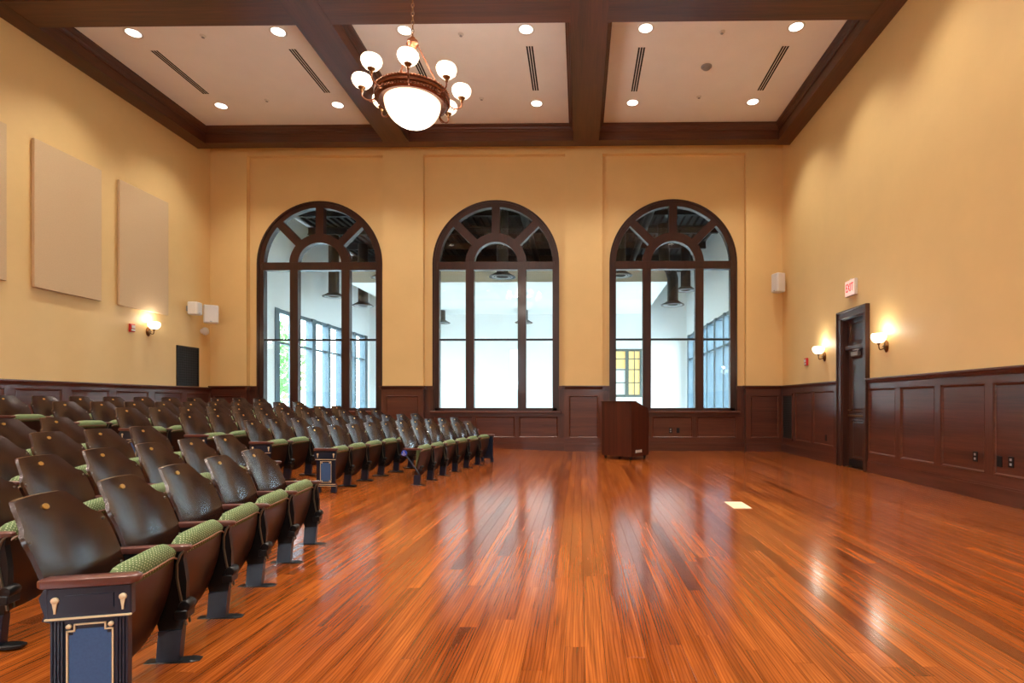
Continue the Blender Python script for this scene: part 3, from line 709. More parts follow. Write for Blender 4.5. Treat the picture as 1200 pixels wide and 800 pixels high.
t = thing('round_camera', 'small round white camera below the two corner speakers', 'camera', (XL+0.0, 12.95, 2.84))
m = MB(); m.lathe([(0.06, 0.0), (0.06, 0.02), (0.04, 0.03)], 20, axis='x'); m.build('mount', M['white'], t, True)
m = MB(); m.lathe([(0.04, 0.02), (0.088, 0.05), (0.095, 0.08), (0.085, 0.115), (0.05, 0.14), (0.001, 0.15)], 20, axis='x'); m.build('dome', M['white'], t, True)
t = thing('wall_grille', 'black lattice air grille on the seating wall beside the corner', 'air grille', mapL((12.475, 0, 1.53)))
m = MB(); m.box(0, 0.006, -0.345, 0.345, 0, 0.90); m.build('backing', M['felt'], t)
m = MB(); m.box(0, 0.02, -0.355, -0.32, 0, 0.90); m.box(0, 0.02, 0.32, 0.355, 0, 0.90); m.box(0, 0.02, -0.355, 0.355, 0.865, 0.90); m.box(0, 0.02, -0.355, 0.355, 0, 0.03); m.build('frame', M['black'], t)
for k in range(15): m = MB(); z = 0.06+k*0.055; m.cbox(0.006, 0.014, -0.32, 0.32, z-0.006, z+0.006, 0.001); m.build('slat', M['dgrey'], t)
for k in range(11): m = MB(); y = -0.28+k*0.056; m.cbox(0.008, 0.016, y-0.006, y+0.006, 0.03, 0.865, 0.001); m.build('bar', M['dgrey'], t)
t = thing('floor_vent_panel', 'dark grey return-air grille set into the wainscot by the corner', 'air grille', mapR((12.83, 0.036, 0.30)))
m = MB(); m.box(-0.006, 0, -0.30, 0.30, 0, 1.06); m.build('backing', M['felt'], t)
m = MB(); m.box(-0.02, 0, -0.31, -0.27, 0, 1.06); m.box(-0.02, 0, 0.27, 0.31, 0, 1.06); m.box(-0.02, 0, -0.31, 0.31, 0, 0.04); m.box(-0.02, 0, -0.31, 0.31, 1.02, 1.06); m.build('frame', M['wains_z'], t)
for k in range(24): m = MB(); z = 0.06+k*0.041; m.cbox(-0.014, -0.004, -0.27, 0.27, z-0.010, z+0.010, 0.002); m.build('slat', M['dgrey'], t)
def outlet(mp, u, v, label, w0=0.036, blank=False):
    base = Vector(mp((u, w0, v))); q = lambda p: tuple(Vector(mp((u+p[0], w0+p[1], v+p[2])))-base)
    t = thing('wall_outlet', label, 'outlet', base, 0, 'black wall outlets')
    m = MB(q); m.cbox(-0.04, 0.04, -0.02, 0.006, -0.062, 0.062, 0.003); m.build('cover_plate', M['black'], t)
    if not blank:
        for s in (-1, 1): m = MB(q); m.cbox(-0.016, 0.016, 0.006, 0.009, s*0.026-0.014, s*0.026+0.014, 0.001); m.build('socket', M['grey'], t)
outlet(mapR, 6.81, 0.50, 'black wall outlet low in the third wainscot panel from the door', 0.018)
outlet(mapR, 6.42, 0.48, 'blank black wall plate beside the outlet in the fourth wainscot panel', 0.018, True)
outlet(mapR, 6.25, 0.49, 'black wall outlet in the fourth panel, nearest the picture edge', 0.018)
outlet(mapR, 10.9, 0.47, 'black wall plate in the wainscot just beyond the doorway', 0.018, True)
outlet(lambda p: mapREC(p), 2.19, 0.49, 'black wall outlet under the window behind the lectern', 0.018)
outlet(lambda p: mapREC(p), 2.37, 0.49, 'blank black plate under the window, right of the outlet', 0.018, True)

# ------------------------------------------------------------------ lectern and floor plate
t = thing('lectern', 'dark striped wooden lectern on casters in front of the end wall', 'lectern', (1.04, 11.10, 0), math.radians(-40))
LW, LD = 0.75, 0.62      # local: x from -LW to 0 (wide face towards the room), y from 0 to LD (side)
side = [(0.0, 0.07), (LD, 0.07), (LD, 1.02), (0.16, 1.17), (0.0, 1.17)]
m = MB(); m.prism([(a, b) for a, b in side], -0.025, 0.0, 'x'); sd = m.build('side_panel', M['lectern'], t)
m = MB(); m.prism([(a, b) for a, b in side], -LW, -LW+0.025, 'x'); m.build('side_panel', M['lectern'], t)
m = MB(); m.box(-LW+0.025, -0.025, 0.0, 0.025, 0.07, 1.17); m.build('front_panel', M['lectern'], t)
m = MB(); m.box(-LW+0.025, -0.025, 0.03, LD-0.01, 0.07, 0.095); m.build('bottom_board', M['lectern'], t)
m = MB(); m.box(-LW+0.025, -0.025, 0.05, LD-0.02, 0.60, 0.62); m.build('shelf', M['lectern'], t)
m = MB(); m.cbox(-LW-0.01, 0.015, -0.02, 0.17, 1.17, 1.192, 0.004); m.build('top_ledge', M['door_wood'], t)
m = MB(); m.prism([(0.17, 1.172), (LD+0.01, 1.022), (LD+0.01, 1.04), (0.17, 1.19)], -LW+0.02, -0.02, 'x'); m.build('reading_board', M['door_wood'], t)
for x, y in ((-0.06, 0.06), (-LW+0.06, 0.06), (-0.06, LD-0.06), (-LW+0.06, LD-0.06)):
    m = MB(); m.lathe([(0.03, -0.012), (0.034, -0.008), (0.034, 0.008), (0.03, 0.012)], 16, (x, y, 0.034), axis='y'); m.box(x-0.012, x+0.012, y-0.018, y-0.013, 0.03, 0.07); m.box(x-0.012, x+0.012, y+0.013, y+0.018, 0.03, 0.07); m.build('caster', M['felt'], t)
m = MB(); m.box(0.0, 0.004, 0.14, 0.36, 0.14, 0.20); pl_ = m.build('name_plate', M['grey'], t)
for a, b in ((0.14, 0.165), (0.335, 0.36)): m = MB(); m.box(0.004, 0.006, a, b, 0.14, 0.20); m.build('white_block', M['white'], pl_)
for k in range(5): m = MB(); a = 0.18+k*0.03; m.box(0.004, 0.0055, a, a+0.016, 0.148, 0.192); m.build('white_stripe', M['white'], pl_)
t = thing('floor_box', 'pale rectangular floor outlet cover set in the planks', 'floor plate', (1.78, 6.26, 0))
m = MB(); m.cbox(-0.10, 0.10, -0.20, 0.20, 0.0, 0.006, 0.002); m.build('cover_plate', M['cream'], t)
for y in (-0.09, 0.09): m = MB(); m.cbox(-0.07, 0.07, y-0.07, y+0.07, 0.006, 0.008, 0.001); m.build('lid', M['cream'], t)

# ------------------------------------------------------------------ theatre chairs
HS = SP/2
def back_surface(u, z, off=0.0):
    y = u*0.238
    q = max(0.0, z-0.45); x = 0.142-(z-0.5)*0.22-0.62*q*q+0.034*(u*u)-0.012
    return (x-off, y, z)
def top_edge(u):
    a = abs(u)
    def ss(e0, e1, x): k = min(1, max(0, (x-e0)/(e1-e0))); return k*k*(3-2*k)
    z = 0.690+0.098*(1-ss(0.56, 0.90, a))+0.010*(1-a*a)
    if a > 0.92: z -= 0.03*(1-math.sqrt(max(0, 1-((a-0.92)/0.08)**2)))
    return z
def mesh_back():
    m = MB(); nu, nv = 24, 10; us = [-1+2*i/nu for i in range(nu+1)]
    us = [math.copysign(1-(1-abs(u))**1.3, u) for u in us]
    for off in (0.0, 0.016):
        o = len(m.v)
        vs = []
        for j in range(nv+1):
            for u in us:
                zt = top_edge(u); z = 0.40+(zt-0.40)*j/nv; vs.append(back_surface(u, z, off))
        m.add(vs, [(j*(nu+1)+i, j*(nu+1)+i+1, (j+1)*(nu+1)+i+1, (j+1)*(nu+1)+i) for j in range(nv) for i in range(nu)])
    N = (nu+1)*(nv+1)
    loop = [i for i in range(nu+1)]+[(j+1)*(nu+1)-1 for j in range(1, nv+1)]+[nv*(nu+1)+i for i in range(nu-1, -1, -1)]+[j*(nu+1) for j in range(nv-1, 0, -1)]
    for a, b in zip(loop, loop[1:]+loop[:1]): m.f.append((a, b, b+N, a+N))
    return m.mesh('backrest', M['back_wood'], True, 50)
def shell_x(z, y):
    t = (z-0.10)/0.39
    return 0.262+0.115*math.sin(min(1, max(0, t))*PI*0.5)**0.8-0.25*y*y
def mesh_shell():
    m = MB(); ny, nz = 12, 10; hw = 0.222
    for off in (0.0, 0.014):
        vs = []
        for j in range(nz+1):
            for i in range(ny+1):
                u = -1+2*i/ny; y = u*hw; zb = 0.10+0.06*abs(u)**4; zt = 0.485-0.02*abs(u)**6
                z = zb+(zt-zb)*j/nz; vs.append((shell_x(z, y)-off, y, z))
        m.add(vs, [(j*(ny+1)+i, j*(ny+1)+i+1, (j+1)*(ny+1)+i+1, (j+1)*(ny+1)+i) for j in range(nz) for i in range(ny)])
    N = (ny+1)*(nz+1)
    loop = list(range(ny+1))+[(j+1)*(ny+1)-1 for j in range(1, nz+1)]+[nz*(ny+1)+i for i in range(ny-1, -1, -1)]+[j*(ny+1) for j in range(nz-1, 0, -1)]
    for a, b in zip(loop, loop[1:]+loop[:1]): m.f.append((a, b, b+N, a+N))
    return m.mesh('seat_shell', M['seat_wood'], True, 50)
def mesh_cushion():
    """upholstery of the tipped-up seat: a rounded front roll on top, thin pad behind the shell."""
    m = MB(); ny = 14; vs = []; prof_n = None
    for i in range(ny+1):
        u = -1+2*i/ny; y = u*0.226; k = (1-abs(u)**5.0); th = 0.046+0.034*k; up = 0.032+0.036*k
        zt = 0.487; xf = shell_x(0.485, y)
        pr_ = [(xf-0.012, 0.16), (xf-0.010, 0.40), (xf+0.004, zt-0.006), (xf+0.007, zt+0.3*up), (xf-0.004, zt+0.75*up), (xf-0.35*th, zt+up), (xf-0.7*th, zt+0.85*up), (xf-th, zt+0.3*up), (xf-th-0.006, zt-0.05), (xf-th-0.01, 0.30), (xf-th+0.0, 0.17)]
        pr_ = [(min(x, shell_x(z, y)-0.013) if z < 0.47 else x, z) for x, z in pr_]
        prof_n = len(pr_); vs += [(x, y, z) for x, z in pr_]
    fs = [tuple(range(prof_n-1, -1, -1)), tuple(ny*prof_n+k for k in range(prof_n))]
    for i in range(ny):
        for k in range(prof_n): fs.append((i*prof_n+k, i*prof_n+(k+1) % prof_n, (i+1)*prof_n+(k+1) % prof_n, (i+1)*prof_n+k))
    m.add(vs, fs); return m.mesh('seat_cushion', M['fabric'], True, 60)
def mesh_piping():
    m = MB(); m.tube([(shell_x(0.485, y)+0.008, y, 0.487-0.02*abs(y/0.222)**6) for y in [-0.222+0.444*i/16 for i in range(17)]], 0.0045, 6)
    return m.mesh('piping', M['piping'], True)
def std_meshes():
    r = {}
    m = MB(); m.prism([(0.29, 0.012), (0.38, 0.012), (0.392, 0.15), (0.300, 0.15)], -0.022, 0.022); r['leg'] = m.mesh('leg', M['iron'])
    m = MB(); m.prism([(0.30, 0.15), (0.392, 0.15), (0.405, 0.24), (0.408, 0.36), (0.395, 0.46), (0.40, 0.496), (0.17, 0.496), (0.13, 0.48), (0.12, 0.44), (0.16, 0.40), (0.22, 0.37), (0.27, 0.28)], -0.016, 0.016); r['side_casting'] = m.mesh('side_casting', M['black'])
    m = MB(); pts = [(0.40, 0.50), (0.385, 0.48), (0.372, 0.44), (0.372, 0.38), (0.385, 0.30), (0.40, 0.22), (0.408, 0.17)]
    for s in (-1, 1): m.tube([(x, s*0.019, z) for x, z in pts], 0.006, 6)
    r['rib'] = m.mesh('rib', M['rib'], True)
    m = MB(); m.hull([(x, y, z) for x, y in ((0.21, -0.018), (0.235, -0.034), (0.43, -0.034), (0.46, -0.018), (0.46, 0.018), (0.43, 0.034), (0.235, 0.034), (0.21, 0.018)) for z in (0, 0.010)]+[(x, y, 0.016) for x in (0.25, 0.42) for y in (-0.026, 0.026)])
    r['foot'] = m.mesh('foot', M['black'])
    m = MB(); m.lathe([(0.006, -0.036), (0.022, -0.034), (0.026, -0.028), (0.026, 0.028), (0.022, 0.034), (0.006, 0.036)], 14, (0.406, 0, 0.255), axis='y'); m.cbox(0.37, 0.42, -0.04, 0.04, 0.20, 0.24, 0.004); r['hinge'] = m.mesh('hinge', M['black'], True)
    m = MB(); pts = []
    for x, wd, hh in ((0.135, 0.016, 0.012), (0.15, 0.023, 0.016), (0.30, 0.026, 0.016), (0.385, 0.026, 0.016), (0.412, 0.020, 0.013), (0.422, 0.010, 0.008)):
        for k in range(10):
            a = 2*PI*k/10; c, s = math.cos(a), math.sin(a); q = 0.45
            pts.append((x, wd*math.copysign(abs(c)**q, c), 0.508+hh*0.9*math.copysign(abs(s)**q, s)))
    m.hull(pts); r['armrest'] = m.mesh('armrest', M['arm_wood'], True, 35)
    m = MB(); m.tube([(0.15, 0, 0.47), (0.17, 0, 0.43), (0.37, 0, 0.16)], 0.012, 8); m.tube([(0.16, 0, 0.50), (0.16, 0, 0.44)], 0.014, 8); r['strut'] = m.mesh('strut', M['iron'], True)
    return r
def end_meshes():
    """ornate cast end panel, built facing -y around y=0"""
    r = {}; X0, X1 = 0.185, 0.43
    m = MB(); m.box(X0+0.01, X1-0.01, -0.012, 0.014, 0.085, 0.41); m.cbox(X0-0.005, X1+0.002, -0.018, 0.016, 0.40, 0.512, 0.004); m.box(X0+0.05, X1-0.05, -0.022, -0.018, 0.435, 0.485)
    m.cbox(X0-0.006, X1+0.006, -0.024, 0.016, 0.075, 0.105, 0.004)
    for a, b in ((X0, X0+0.05), (X1-0.05, X1)): m.hull([(x, y, z) for x in (a, b) for y in (-0.02, 0.016) for z in (0.03, 0.08)]+[(x, y, 0) for x in (a-0.006, b+0.006) for y in (-0.028, 0.02)])
    m.prism([(X0-0.012, 0.512), (X0-0.028, 0.48), (X0-0.022, 0.45), (X0-0.012, 0.42), (X0-0.02, 0.40), (X0+0.01, 0.39), (X0+0.01, 0.512)], -0.014, 0.014)
    r['end_panel'] = m.mesh('end_panel', M['iron'])
    m = MB()
    for xa in (X0+0.008, X1-0.008-0.036):
        for k in range(4): m.box(xa+k*0.010, xa+k*0.010+0.006, -0.019, -0.011, 0.11, 0.395)
    r['fluting'] = m.mesh('fluting', M['iron'])
    m = MB(); m.box(X0+0.072, X1-0.072, -0.015, -0.011, 0.135, 0.365); m.box(X0+0.060, X1-0.060, -0.0148, -0.011, 0.155, 0.345); r['field'] = m.mesh('field', M['iron_field'])
    m = MB(); g = 0.0024
    a, b, c, d_ = X0+0.055, X1-0.055, 0.125, 0.382; s = 0.022
    loop = [(a, c+s), (a, d_-s), (a+s, d_-s), (a+s, d_), (b-s, d_), (b-s, d_-s), (b, d_-s), (b, c+s), (b-s, c+s), (b-s, c), (a+s, c), (a+s, c+s)]
    for p, q in zip(loop, loop[1:]+loop[:1]): m.box(min(p[0], q[0])-g, max(p[0], q[0])+g, -0.0175, -0.012, min(p[1], q[1])-g, max(p[1], q[1])+g)
    for x in (a+0.005, b-0.005):
        for z in (c+0.006, d_-0.006): m.lathe([(0.0085, 0), (0.0085, -0.006), (0.003, -0.009)], 10, (x, -0.013, z), axis='y')
    m.box(X0-0.007, X1+0.004, -0.024, -0.017, 0.403, 0.409); m.box(X0-0.007, X1+0.007, -0.027, -0.023, 0.098, 0.104); m.box(X0-0.007, X1+0.007, -0.027, -0.023, 0.078, 0.083)
    for x in (X0+0.022, X1-0.022):
        m.lathe([(0.012, 0), (0.012, -0.005), (0.004, -0.008)], 10, (x, -0.018, 0.47), axis='y'); m.prism([(x-0.008, 0.466), (x+0.008, 0.466), (x+0.003, 0.435), (x+0.0025, 0.425), (x-0.0025, 0.425), (x-0.003, 0.435)], -0.0235, -0.018)
    r['gold_trim'] = m.mesh('gold_trim', M['gold'])
    m = MB(); pts = []
    for x, wd, hh in ((0.155, 0.020, 0.013), (0.17, 0.032, 0.017), (0.40, 0.034, 0.017), (0.435, 0.032, 0.017), (0.45, 0.022, 0.013), (0.455, 0.012, 0.007)):
        for k in range(12):
            q = 2*PI*k/12; cc, ss_ = math.cos(q), math.sin(q); e = 0.4
            pts.append((x, wd*math.copysign(abs(cc)**e, cc), 0.528+hh*math.copysign(abs(ss_)**e, ss_)))
    m.hull(pts); r['armrest'] = m.mesh('armrest', M['arm_wood'], True, 35)
    return r
ME_BACK, ME_SHELL, ME_CUSH, ME_PIPE = mesh_back(), mesh_shell(), mesh_cushion(), mesh_piping()
STD, END = std_meshes(), end_meshes()
m = MB(); m.hull([(x*0+0, y, z) for x in (0,) for y, z in ((0, 0),)] + [(xx, 0.017*math.cos(a), 0.012*math.sin(a)) for xx in (0, 0.004) for a in [2*PI*k/12 for k in range(12)]]); ME_PLATE = m.mesh('number_plate', M['brass'])
bz = 0.752; pb = back_surface(0, bz)
m = MB()
for s in (-1, 1):
    for z in (0.47, 0.66): p = back_surface(s*0.93, z); m.lathe([(0.006, -0.002), (0.006, 0.003), (0.002, 0.005)], 8, (p[0]+0.001, p[1], p[2]), axis='x')
ME_SCREW = m.mesh('screw_heads', M['rib'])
def make_chair(left, right):
    """left: 'std' | 'end' at y=-HS; right: None | 'std' | 'end' at y=+HS (local +x faces the lectern)."""
    t = thing('theatre_chair', 'x', 'theatre chair')
    b = link('backrest', ME_BACK, t)
    pl = link('number_plate', ME_PLATE, b, (pb[0]+0.001, 0, bz)); pl.rotation_euler = (0, math.radians(-27), 0)
    link('screw_heads', ME_SCREW, b)
    link('seat_shell', ME_SHELL, t); c = link('seat_cushion', ME_CUSH, t); link('piping', ME_PIPE, c)
    for side, kind in ((-1, left), (1, right)):
        if kind == 'std':
            lg = link('leg', STD['leg'], t, (0, side*HS, 0)); link('foot', STD['foot'], lg)
            sc_ = link('side_casting', STD['side_casting'], t, (0, side*HS, 0)); link('rib', STD['rib'], sc_)
            link('hinge', STD['hinge'], t, (0, side*HS, 0)); link('armrest', STD['armrest'], t, (0, side*HS, 0))
        elif kind == 'open':                # wheelchair-transfer end: no side casting, a swing strut instead
            lg = link('leg', STD['leg'], t, (0, side*HS, 0)); link('foot', STD['foot'], lg)
            link('hinge', STD['hinge'], t, (0, side*HS, 0)); link('armrest', STD['armrest'], t, (0, side*HS, 0)); link('swing_strut', STD['strut'], t, (0, side*HS, 0))
        elif kind == 'end':
            e = link('end_panel', END['end_panel'], t, (0, side*HS, 0))
            for nm in ('fluting', 'field', 'gold_trim'): tag(link(nm, END[nm], e), kind='stuff' if nm == 'fluting' else None)
            if side > 0: e.scale = (1, -1, 1)
            link('armrest', END['armrest'], t, (0, side*HS, 0))
    return t
PROTO = {}
def put_chair(row, arc_y, left, right, label, group):
    key = (left, right)
    if key not in PROTO: PROTO[key] = make_chair(left, right); o = PROTO[key]
    else: o = copy_tree(PROTO[key])
    Rr = R1+PITCH*row; th = (arc_y-CEN[1])/Rr
    x, y = CEN[0]-Rr*math.cos(th), CEN[1]+Rr*math.sin(th)
    fx, fy = CEN[0]-(Rr-0.335)*math.cos(th), CEN[1]+(Rr-0.335)*math.sin(th)
    o.location = (x, y, ELEV[row]); o.rotation_euler = (0, 0, -th)
    o['label'] = label; o['group'] = group; o['category'] = 'theatre chair'
    return o
ROWN = ['front row', 'second row', 'third row', 'fourth row', 'fifth row', 'sixth row', 'last row']
near = [(0, 2.053, 5), (1, 3.135-SP, 6), (2, 4.199-SP, 4), (3, 4.678, 2), (4, 5.19, 1)]
for row, y0, n in near:
    for i in range(n):
        first = (row == 0 and i == 0)
        put_chair(row, y0+i*SP, 'end' if first else 'std', 'std' if i == n-1 else None,
                  'brown tip-up theatre chair, %s before the aisle, %s of the near block' % (ORD[n-1-i], ROWN[row]) + ('' if not first else ''), 'theatre chairs in the near block')
far = [(0, 7.967, 6), (1, 7.076, 10), (2, 7.066, 10), (3, 7.053, 10), (4, 7.034, 10), (5, 7.031, 10), (6, 7.027, 10)]
access = None
for row, y0, n in far:
    for i in range(n):
        o = put_chair(row, y0+i*SP, 'end' if (i == 0 and row > 0) else ('open' if i == 0 else 'std'), 'end' if i == n-1 else None,
                      'brown tip-up theatre chair, %s past the aisle, %s of the far block' % (ORD[i], ROWN[row]) + (', wheelchair badge' if row == 0 and i == 0 else ''), 'theatre chairs in the far block')
        if row == 0 and i == 0: access = o
# wheelchair badge on the aisle end of the far front row
bd = link('wheelchair_badge', None, access)
bd.name = 'badge_mount'; bpy.data.objects.remove(bd)
m = MB(); m.lathe([(0.001, 0.0), (0.040, 0.0), (0.042, -0.003), (0.040, -0.006), (0.001, -0.006)], 24, axis='y'); b = m.build('access_badge', M['blue'], access); b.location = (0.16, -HS-0.018, 0.452)
b['label'] = 'round blue badge with a white wheelchair symbol'
m = MB()
m.lathe([(0.006, 0), (0.006, -0.002)], 10, (-0.006, -0.006, 0.027), axis='y')
m.tube([(-0.006, -0.007, 0.019), (-0.005, -0.007, 0.002), (0.010, -0.007, 0.001), (0.017, -0.007, -0.016), (0.023, -0.007, -0.014)], 0.003, 6)
m.tube([(-0.006, -0.007, 0.011), (0.008, -0.007, 0.010)], 0.0025, 6)
m.tube([(-0.003+0.016*math.cos(a), -0.007, -0.012+0.016*math.sin(a)) for a in [math.radians(120+25*k) for k in range(10)]], 0.0028, 6)
m.build('wheelchair_symbol', M['white'], b)

# ------------------------------------------------------------------ hall beyond the windows
def opening_wall(name, X0, X1, oy0, oy1, oz0, oz1, label):
    m = MB(); m.box(X0, X1, AY0, oy0, -0.1, AH); m.box(X0, X1, oy1, AY1, -0.1, AH); m.box(X0, X1, oy0, oy1, oz1, AH); m.box(X0, X1, oy0, oy1, -0.1, oz0)
    return struct(m.build(name, M['hall_wall']), label, 'wall')
OW = (16.2, 23.0, 0.15, 3.95)
opening_wall('wall_hall_left', AX0-0.3, AX0, *OW, 'white hall wall with a run of tall windows seen through the glass')
opening_wall('wall_hall_right', AX1, AX1+0.3, *OW, 'white hall wall with tall windows seen through the window behind the lectern')
m = MB(); m.box(AX0-0.3, AX1+0.3, AY1, AY1+0.3, -0.1, AH); struct(m.build('wall_hall_far', M['hall_wall']), 'white far wall of the bright hall beyond the windows', 'wall')
m = MB(); m.box(AX0-0.3, AX1+0.3, AY0-0.02, AY1+0.3, -0.15, -0.02); struct(m.build('floor_hall', M['hall_floor']), 'pale floor of the hall beyond the windows', 'floor')
m = MB(); n = 60; step = (AX1-AX0)/n; vs = []; fs = []
for k in range(n):
    x = AX0+k*step; vs_ = [(x, AH+0.08), (x+step*0.45, AH+0.08), (x+step*0.55, AH), (x+step*0.95, AH)]
    vs += vs_
vs.append((AX1, AH+0.08)); N = len(vs)
m.add([(x, AY0, z) for x, z in vs]+[(x, AY1, z) for x, z in vs], [(i, i+1, i+1+N, i+N) for i in range(N-1)])
m.box(AX0-0.3, AX1+0.3, AY0-0.05, AY1+0.3, AH+0.1, AH+0.3)
ch = struct(m.build('ceiling_hall', M['deck']), 'dark corrugated metal deck ceiling of the hall', 'ceiling')
for k in range(6):
    y = AY0+0.9+k*1.75; m = MB()
    for z0, z1, hw in ((AH-0.02, AH+0.0, 0.07), (AH-0.22, AH-0.02, 0.012), (AH-0.24, AH-0.22, 0.07)): m.box(AX0, AX1, y-hw, y+hw, z0, z1)
    m.build('steel_joist', M['deck'], ch)
for x in (-5.2, -1.6, 2.0):
    m = MB(); m.tube([(x, AY0, AH-0.36), (x, AY1, AH-0.36)], 0.11, 12); m.build('pipe_run', M['deck'], ch, True)
sl = MB(); sl.box(-7.2, 2.75, 17.2, AY1, 4.9, 5.3); struct(sl.build('ceiling_soffit', M['hall_wall']), 'white dropped soffit at the far end of the hall', 'ceiling')
def side_window(name, X, s, label):
    e = bpy.data.objects.new(name, None); col.objects.link(e); struct(e, label, 'window')
    y0, y1, z0, z1 = OW; F = M['green_frame']
    x0, x1 = (X-0.22, X+0.02) if s < 0 else (X-0.02, X+0.22)
    ys = [y0+(y1-y0)*k/6 for k in range(7)]
    for k, y in enumerate(ys):
        m = MB(); hw = 0.13 if k % 2 == 0 else 0.08; m.box(x0, x1, y-hw, y+hw, z0, z1); m.build('post', F, e)
    for z, hh in ((z0+0.04, 0.04), (2.95, 0.03), (z1-0.05, 0.05)):
        m = MB(); m.box(x0+0.05, x1-0.05, y0, y1, z-hh, z+hh); m.build('frame_rail', F, e)
    xm = (x0+x1)/2
    for k in range(6):
        for a, b in ((z0+0.08, 2.92), (2.98, z1-0.1)):
            m = MB(); m.box(xm-0.004, xm+0.004, ys[k]+0.05, ys[k+1]-0.05, a, b); m.build('pane', M['glass'], e)
side_window('window_4', AX0, -1, 'row of tall blue-grey framed windows on the left of the hall')
side_window('window_5', AX1, 1, 'row of tall blue-grey framed windows on the right of the hall')
def portal(loc, rot, sx, sy):           # guides the sampling of daylight through an opening; gives no light itself
    pl_ = bpy.data.lights.new('daylight_portal', 'AREA'); pl_.shape = 'RECTANGLE'; pl_.size = sx; pl_.size_y = sy; pl_.cycles.is_portal = True
    po = bpy.data.objects.new('daylight_portal', pl_); col.objects.link(po); po.location = loc; po.rotation_euler = rot
portal((AX0-0.31, 19.6, 2.05), (0, -PI/2, 0), 3.8, 6.8)
portal((AX1+0.31, 19.6, 2.05), (0, PI/2, 0), 3.8, 6.8)
for a, b in RW: portal(((a+b)/2, YF-0.31, (RZ[0]+RZ[1])/2), (PI/2, 0, 0), b-a, RZ[1]-RZ[0])
e = bpy.data.objects.new('window_6', None); col.objects.link(e); e.location = (2.02, AY1-0.03, 0); struct(e, 'grey-green framed interior window with warm panes on the far hall wall', 'window')
F = M['dgreen_frame']
for x in (-0.60, -0.02, 0.58): m = MB(); m.box(x-0.07, x+0.07, -0.04, 0.04, 1.45, 3.40); m.build('post', F, e)
for z in (1.45, 2.0, 2.55, 3.0, 3.37): m = MB(); m.box(-0.6, 0.62, -0.03, 0.03, z-(0.05 if z in (1.45, 3.37) else 0.018), z+(0.05 if z in (1.45, 3.37) else 0.018)); m.build('frame_rail', F, e)
m = MB(); m.box(0.28, 0.31, -0.03, 0.03, 1.45, 3.37); m.build('glazing_bar', F, e)
for a, b, z0, z1 in ((0.05, 0.28, 1.5, 3.32), (0.31, 0.51, 1.5, 3.32), (-0.53, -0.09, 2.6, 3.32)): m = MB(); m.box(a, b, 0.0, 0.006, z0, z1); m.build('pane', M['amber'], e)
m = MB(); m.box(-0.53, -0.09, 0.0, 0.006, 1.5, 2.55); m.build('pane', M['white'], e)
def duct(x, y, z, label, bend=False, R=0.36):
    t = thing('ceiling_duct', label, 'duct', (x, y, z), 0, 'drop ducts in the hall')
    m = MB(); top = AH-z-0.3
    if bend: m.tube([(0, 0, 0.03), (0, 0, 0.8), (-0.06, 0, 1.05), (-0.25, 0, 1.3), (-0.3, 0, top)], 0.17, 16)
    else: m.tube([(0, 0, 0.03), (0, 0, top)], 0.165, 16)
    m.build('duct_pipe', M['duct'], t, True)
    m = MB(); m.lathe([(0.20, 0.10), (R*0.7, 0.06), (R, 0.0), (R, -0.012), (R*0.85, -0.005), (R*0.8, 0.015), (0.18, 0.05)], 24, closed=True); d0 = m.build('diffuser_cone', M['duct'], t, True)
    for q in (0.45, 0.65): m = MB(); m.lathe([(R*q, -0.004), (R*q+0.05, -0.016), (R*q+0.055, -0.008), (R*q+0.01, 0.004)], 24, closed=True); m.build('diffuser_ring', M['grey'], d0, True)
duct(-8.02, 18.0, 4.62, 'brown drop duct in the middle light of the window behind the seats')
duct(-7.45, 19.0, 4.50, 'brown drop duct in the right light of the window behind the seats')
duct(-6.05, 17.0, 5.0, 'brown drop duct at the right edge of the window behind the seats')
duct(-2.2, 15.8, 4.75, 'brown drop duct high in the centre light of the middle window', R=0.38)
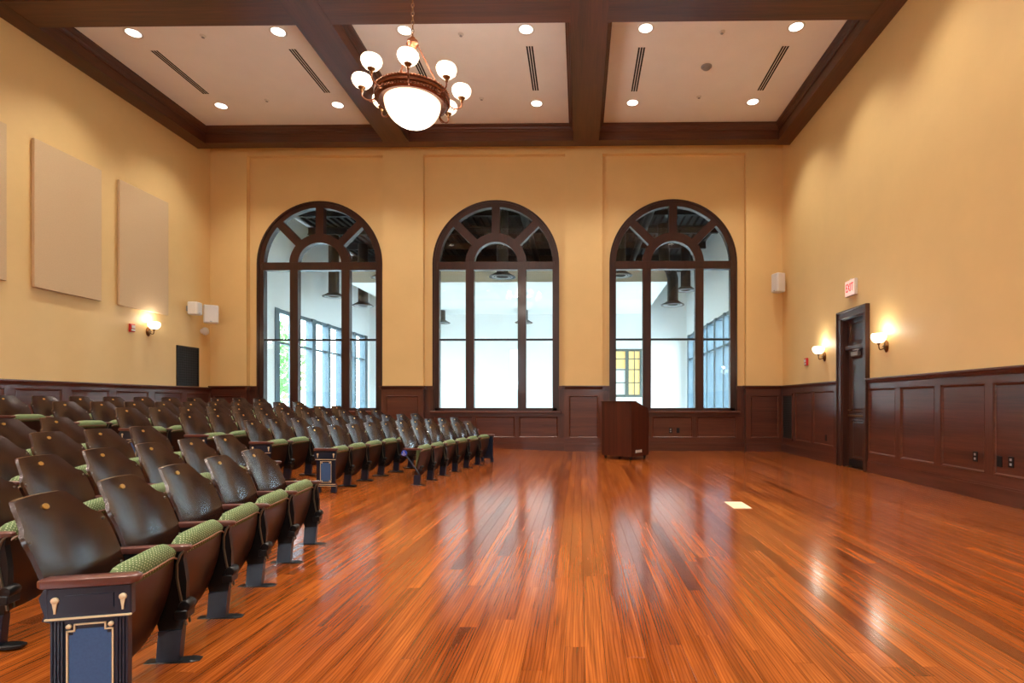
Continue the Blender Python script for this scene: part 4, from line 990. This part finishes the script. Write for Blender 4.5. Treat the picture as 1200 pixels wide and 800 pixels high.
duct(-5.6, 23.0-0.6, 4.4, 'brown drop duct low in the left light of the middle window')
duct(-2.25, 23.0-0.6, 4.4, 'brown drop duct low behind the right mullion of the middle window')
duct(2.85, 17.0, 4.15, 'bent brown drop duct in the middle light of the window behind the lectern', True)
duct(3.55, 18.6, 4.92, 'straight brown drop duct beside the bent one')
duct(1.15, 15.8, 4.78, 'brown drop duct in the left light of the window behind the lectern')

# ------------------------------------------------------------------ outdoors
m = MB(); m.box(-60, 60, -20, 80, -0.5, -0.2); struct(m.build('ground', M['paving']), 'pale paving outside the hall windows', 'ground')
def tree(x, y, h, r, mat, label):
    t = thing('garden_tree', label, 'tree', (x, y, -0.2), 0, 'trees outside the hall')
    m = MB(); m.tube([(0, 0, 0), (0.05, 0.03, h*0.25), (-0.03, 0.05, h*0.5), (0.02, 0, h*0.8)], [0.14, 0.11, 0.08, 0.03], 8)
    for k in range(6):
        a = 2*PI*k/6; z = h*(0.35+0.07*k); m.tube([(0, 0, z), (math.cos(a)*r*0.4, math.sin(a)*r*0.4, z+0.4), (math.cos(a)*r*0.7, math.sin(a)*r*0.7, z+0.7)], [0.05, 0.035, 0.015], 6)
    m.build('trunk', M['bark'], t, True)
    m = MB()
    for k in range(1500):
        while True:
            p = Vector((random.uniform(-1, 1), random.uniform(-1, 1), random.uniform(-1, 1)))
            if 0.35 < p.length < 1: break
        p = Vector((p.x*r, p.y*r, h*0.62+p.z*h*0.40)); a = Vector((random.gauss(0, 1), random.gauss(0, 1), random.gauss(0, 1))).normalized(); b_ = a.orthogonal().normalized(); s = random.uniform(0.08, 0.16)
        m.add([p-a*s, p+b_*s*0.5, p+a*s, p-b_*s*0.5], [(0, 1, 2, 3)])
    tag(m.build('foliage', mat, t), kind='stuff')
tree(-12.6, 19.5, 4.6, 1.5, M['leaf2'], 'light green tree outside the left end of the hall windows')
tree(-13.6, 23.5, 5.0, 1.7, M['leaf'], 'green tree outside the middle of the hall windows')
tree(-15.5, 28.0, 5.5, 2.0, M['leaf2'], 'light green tree farthest outside the hall windows')
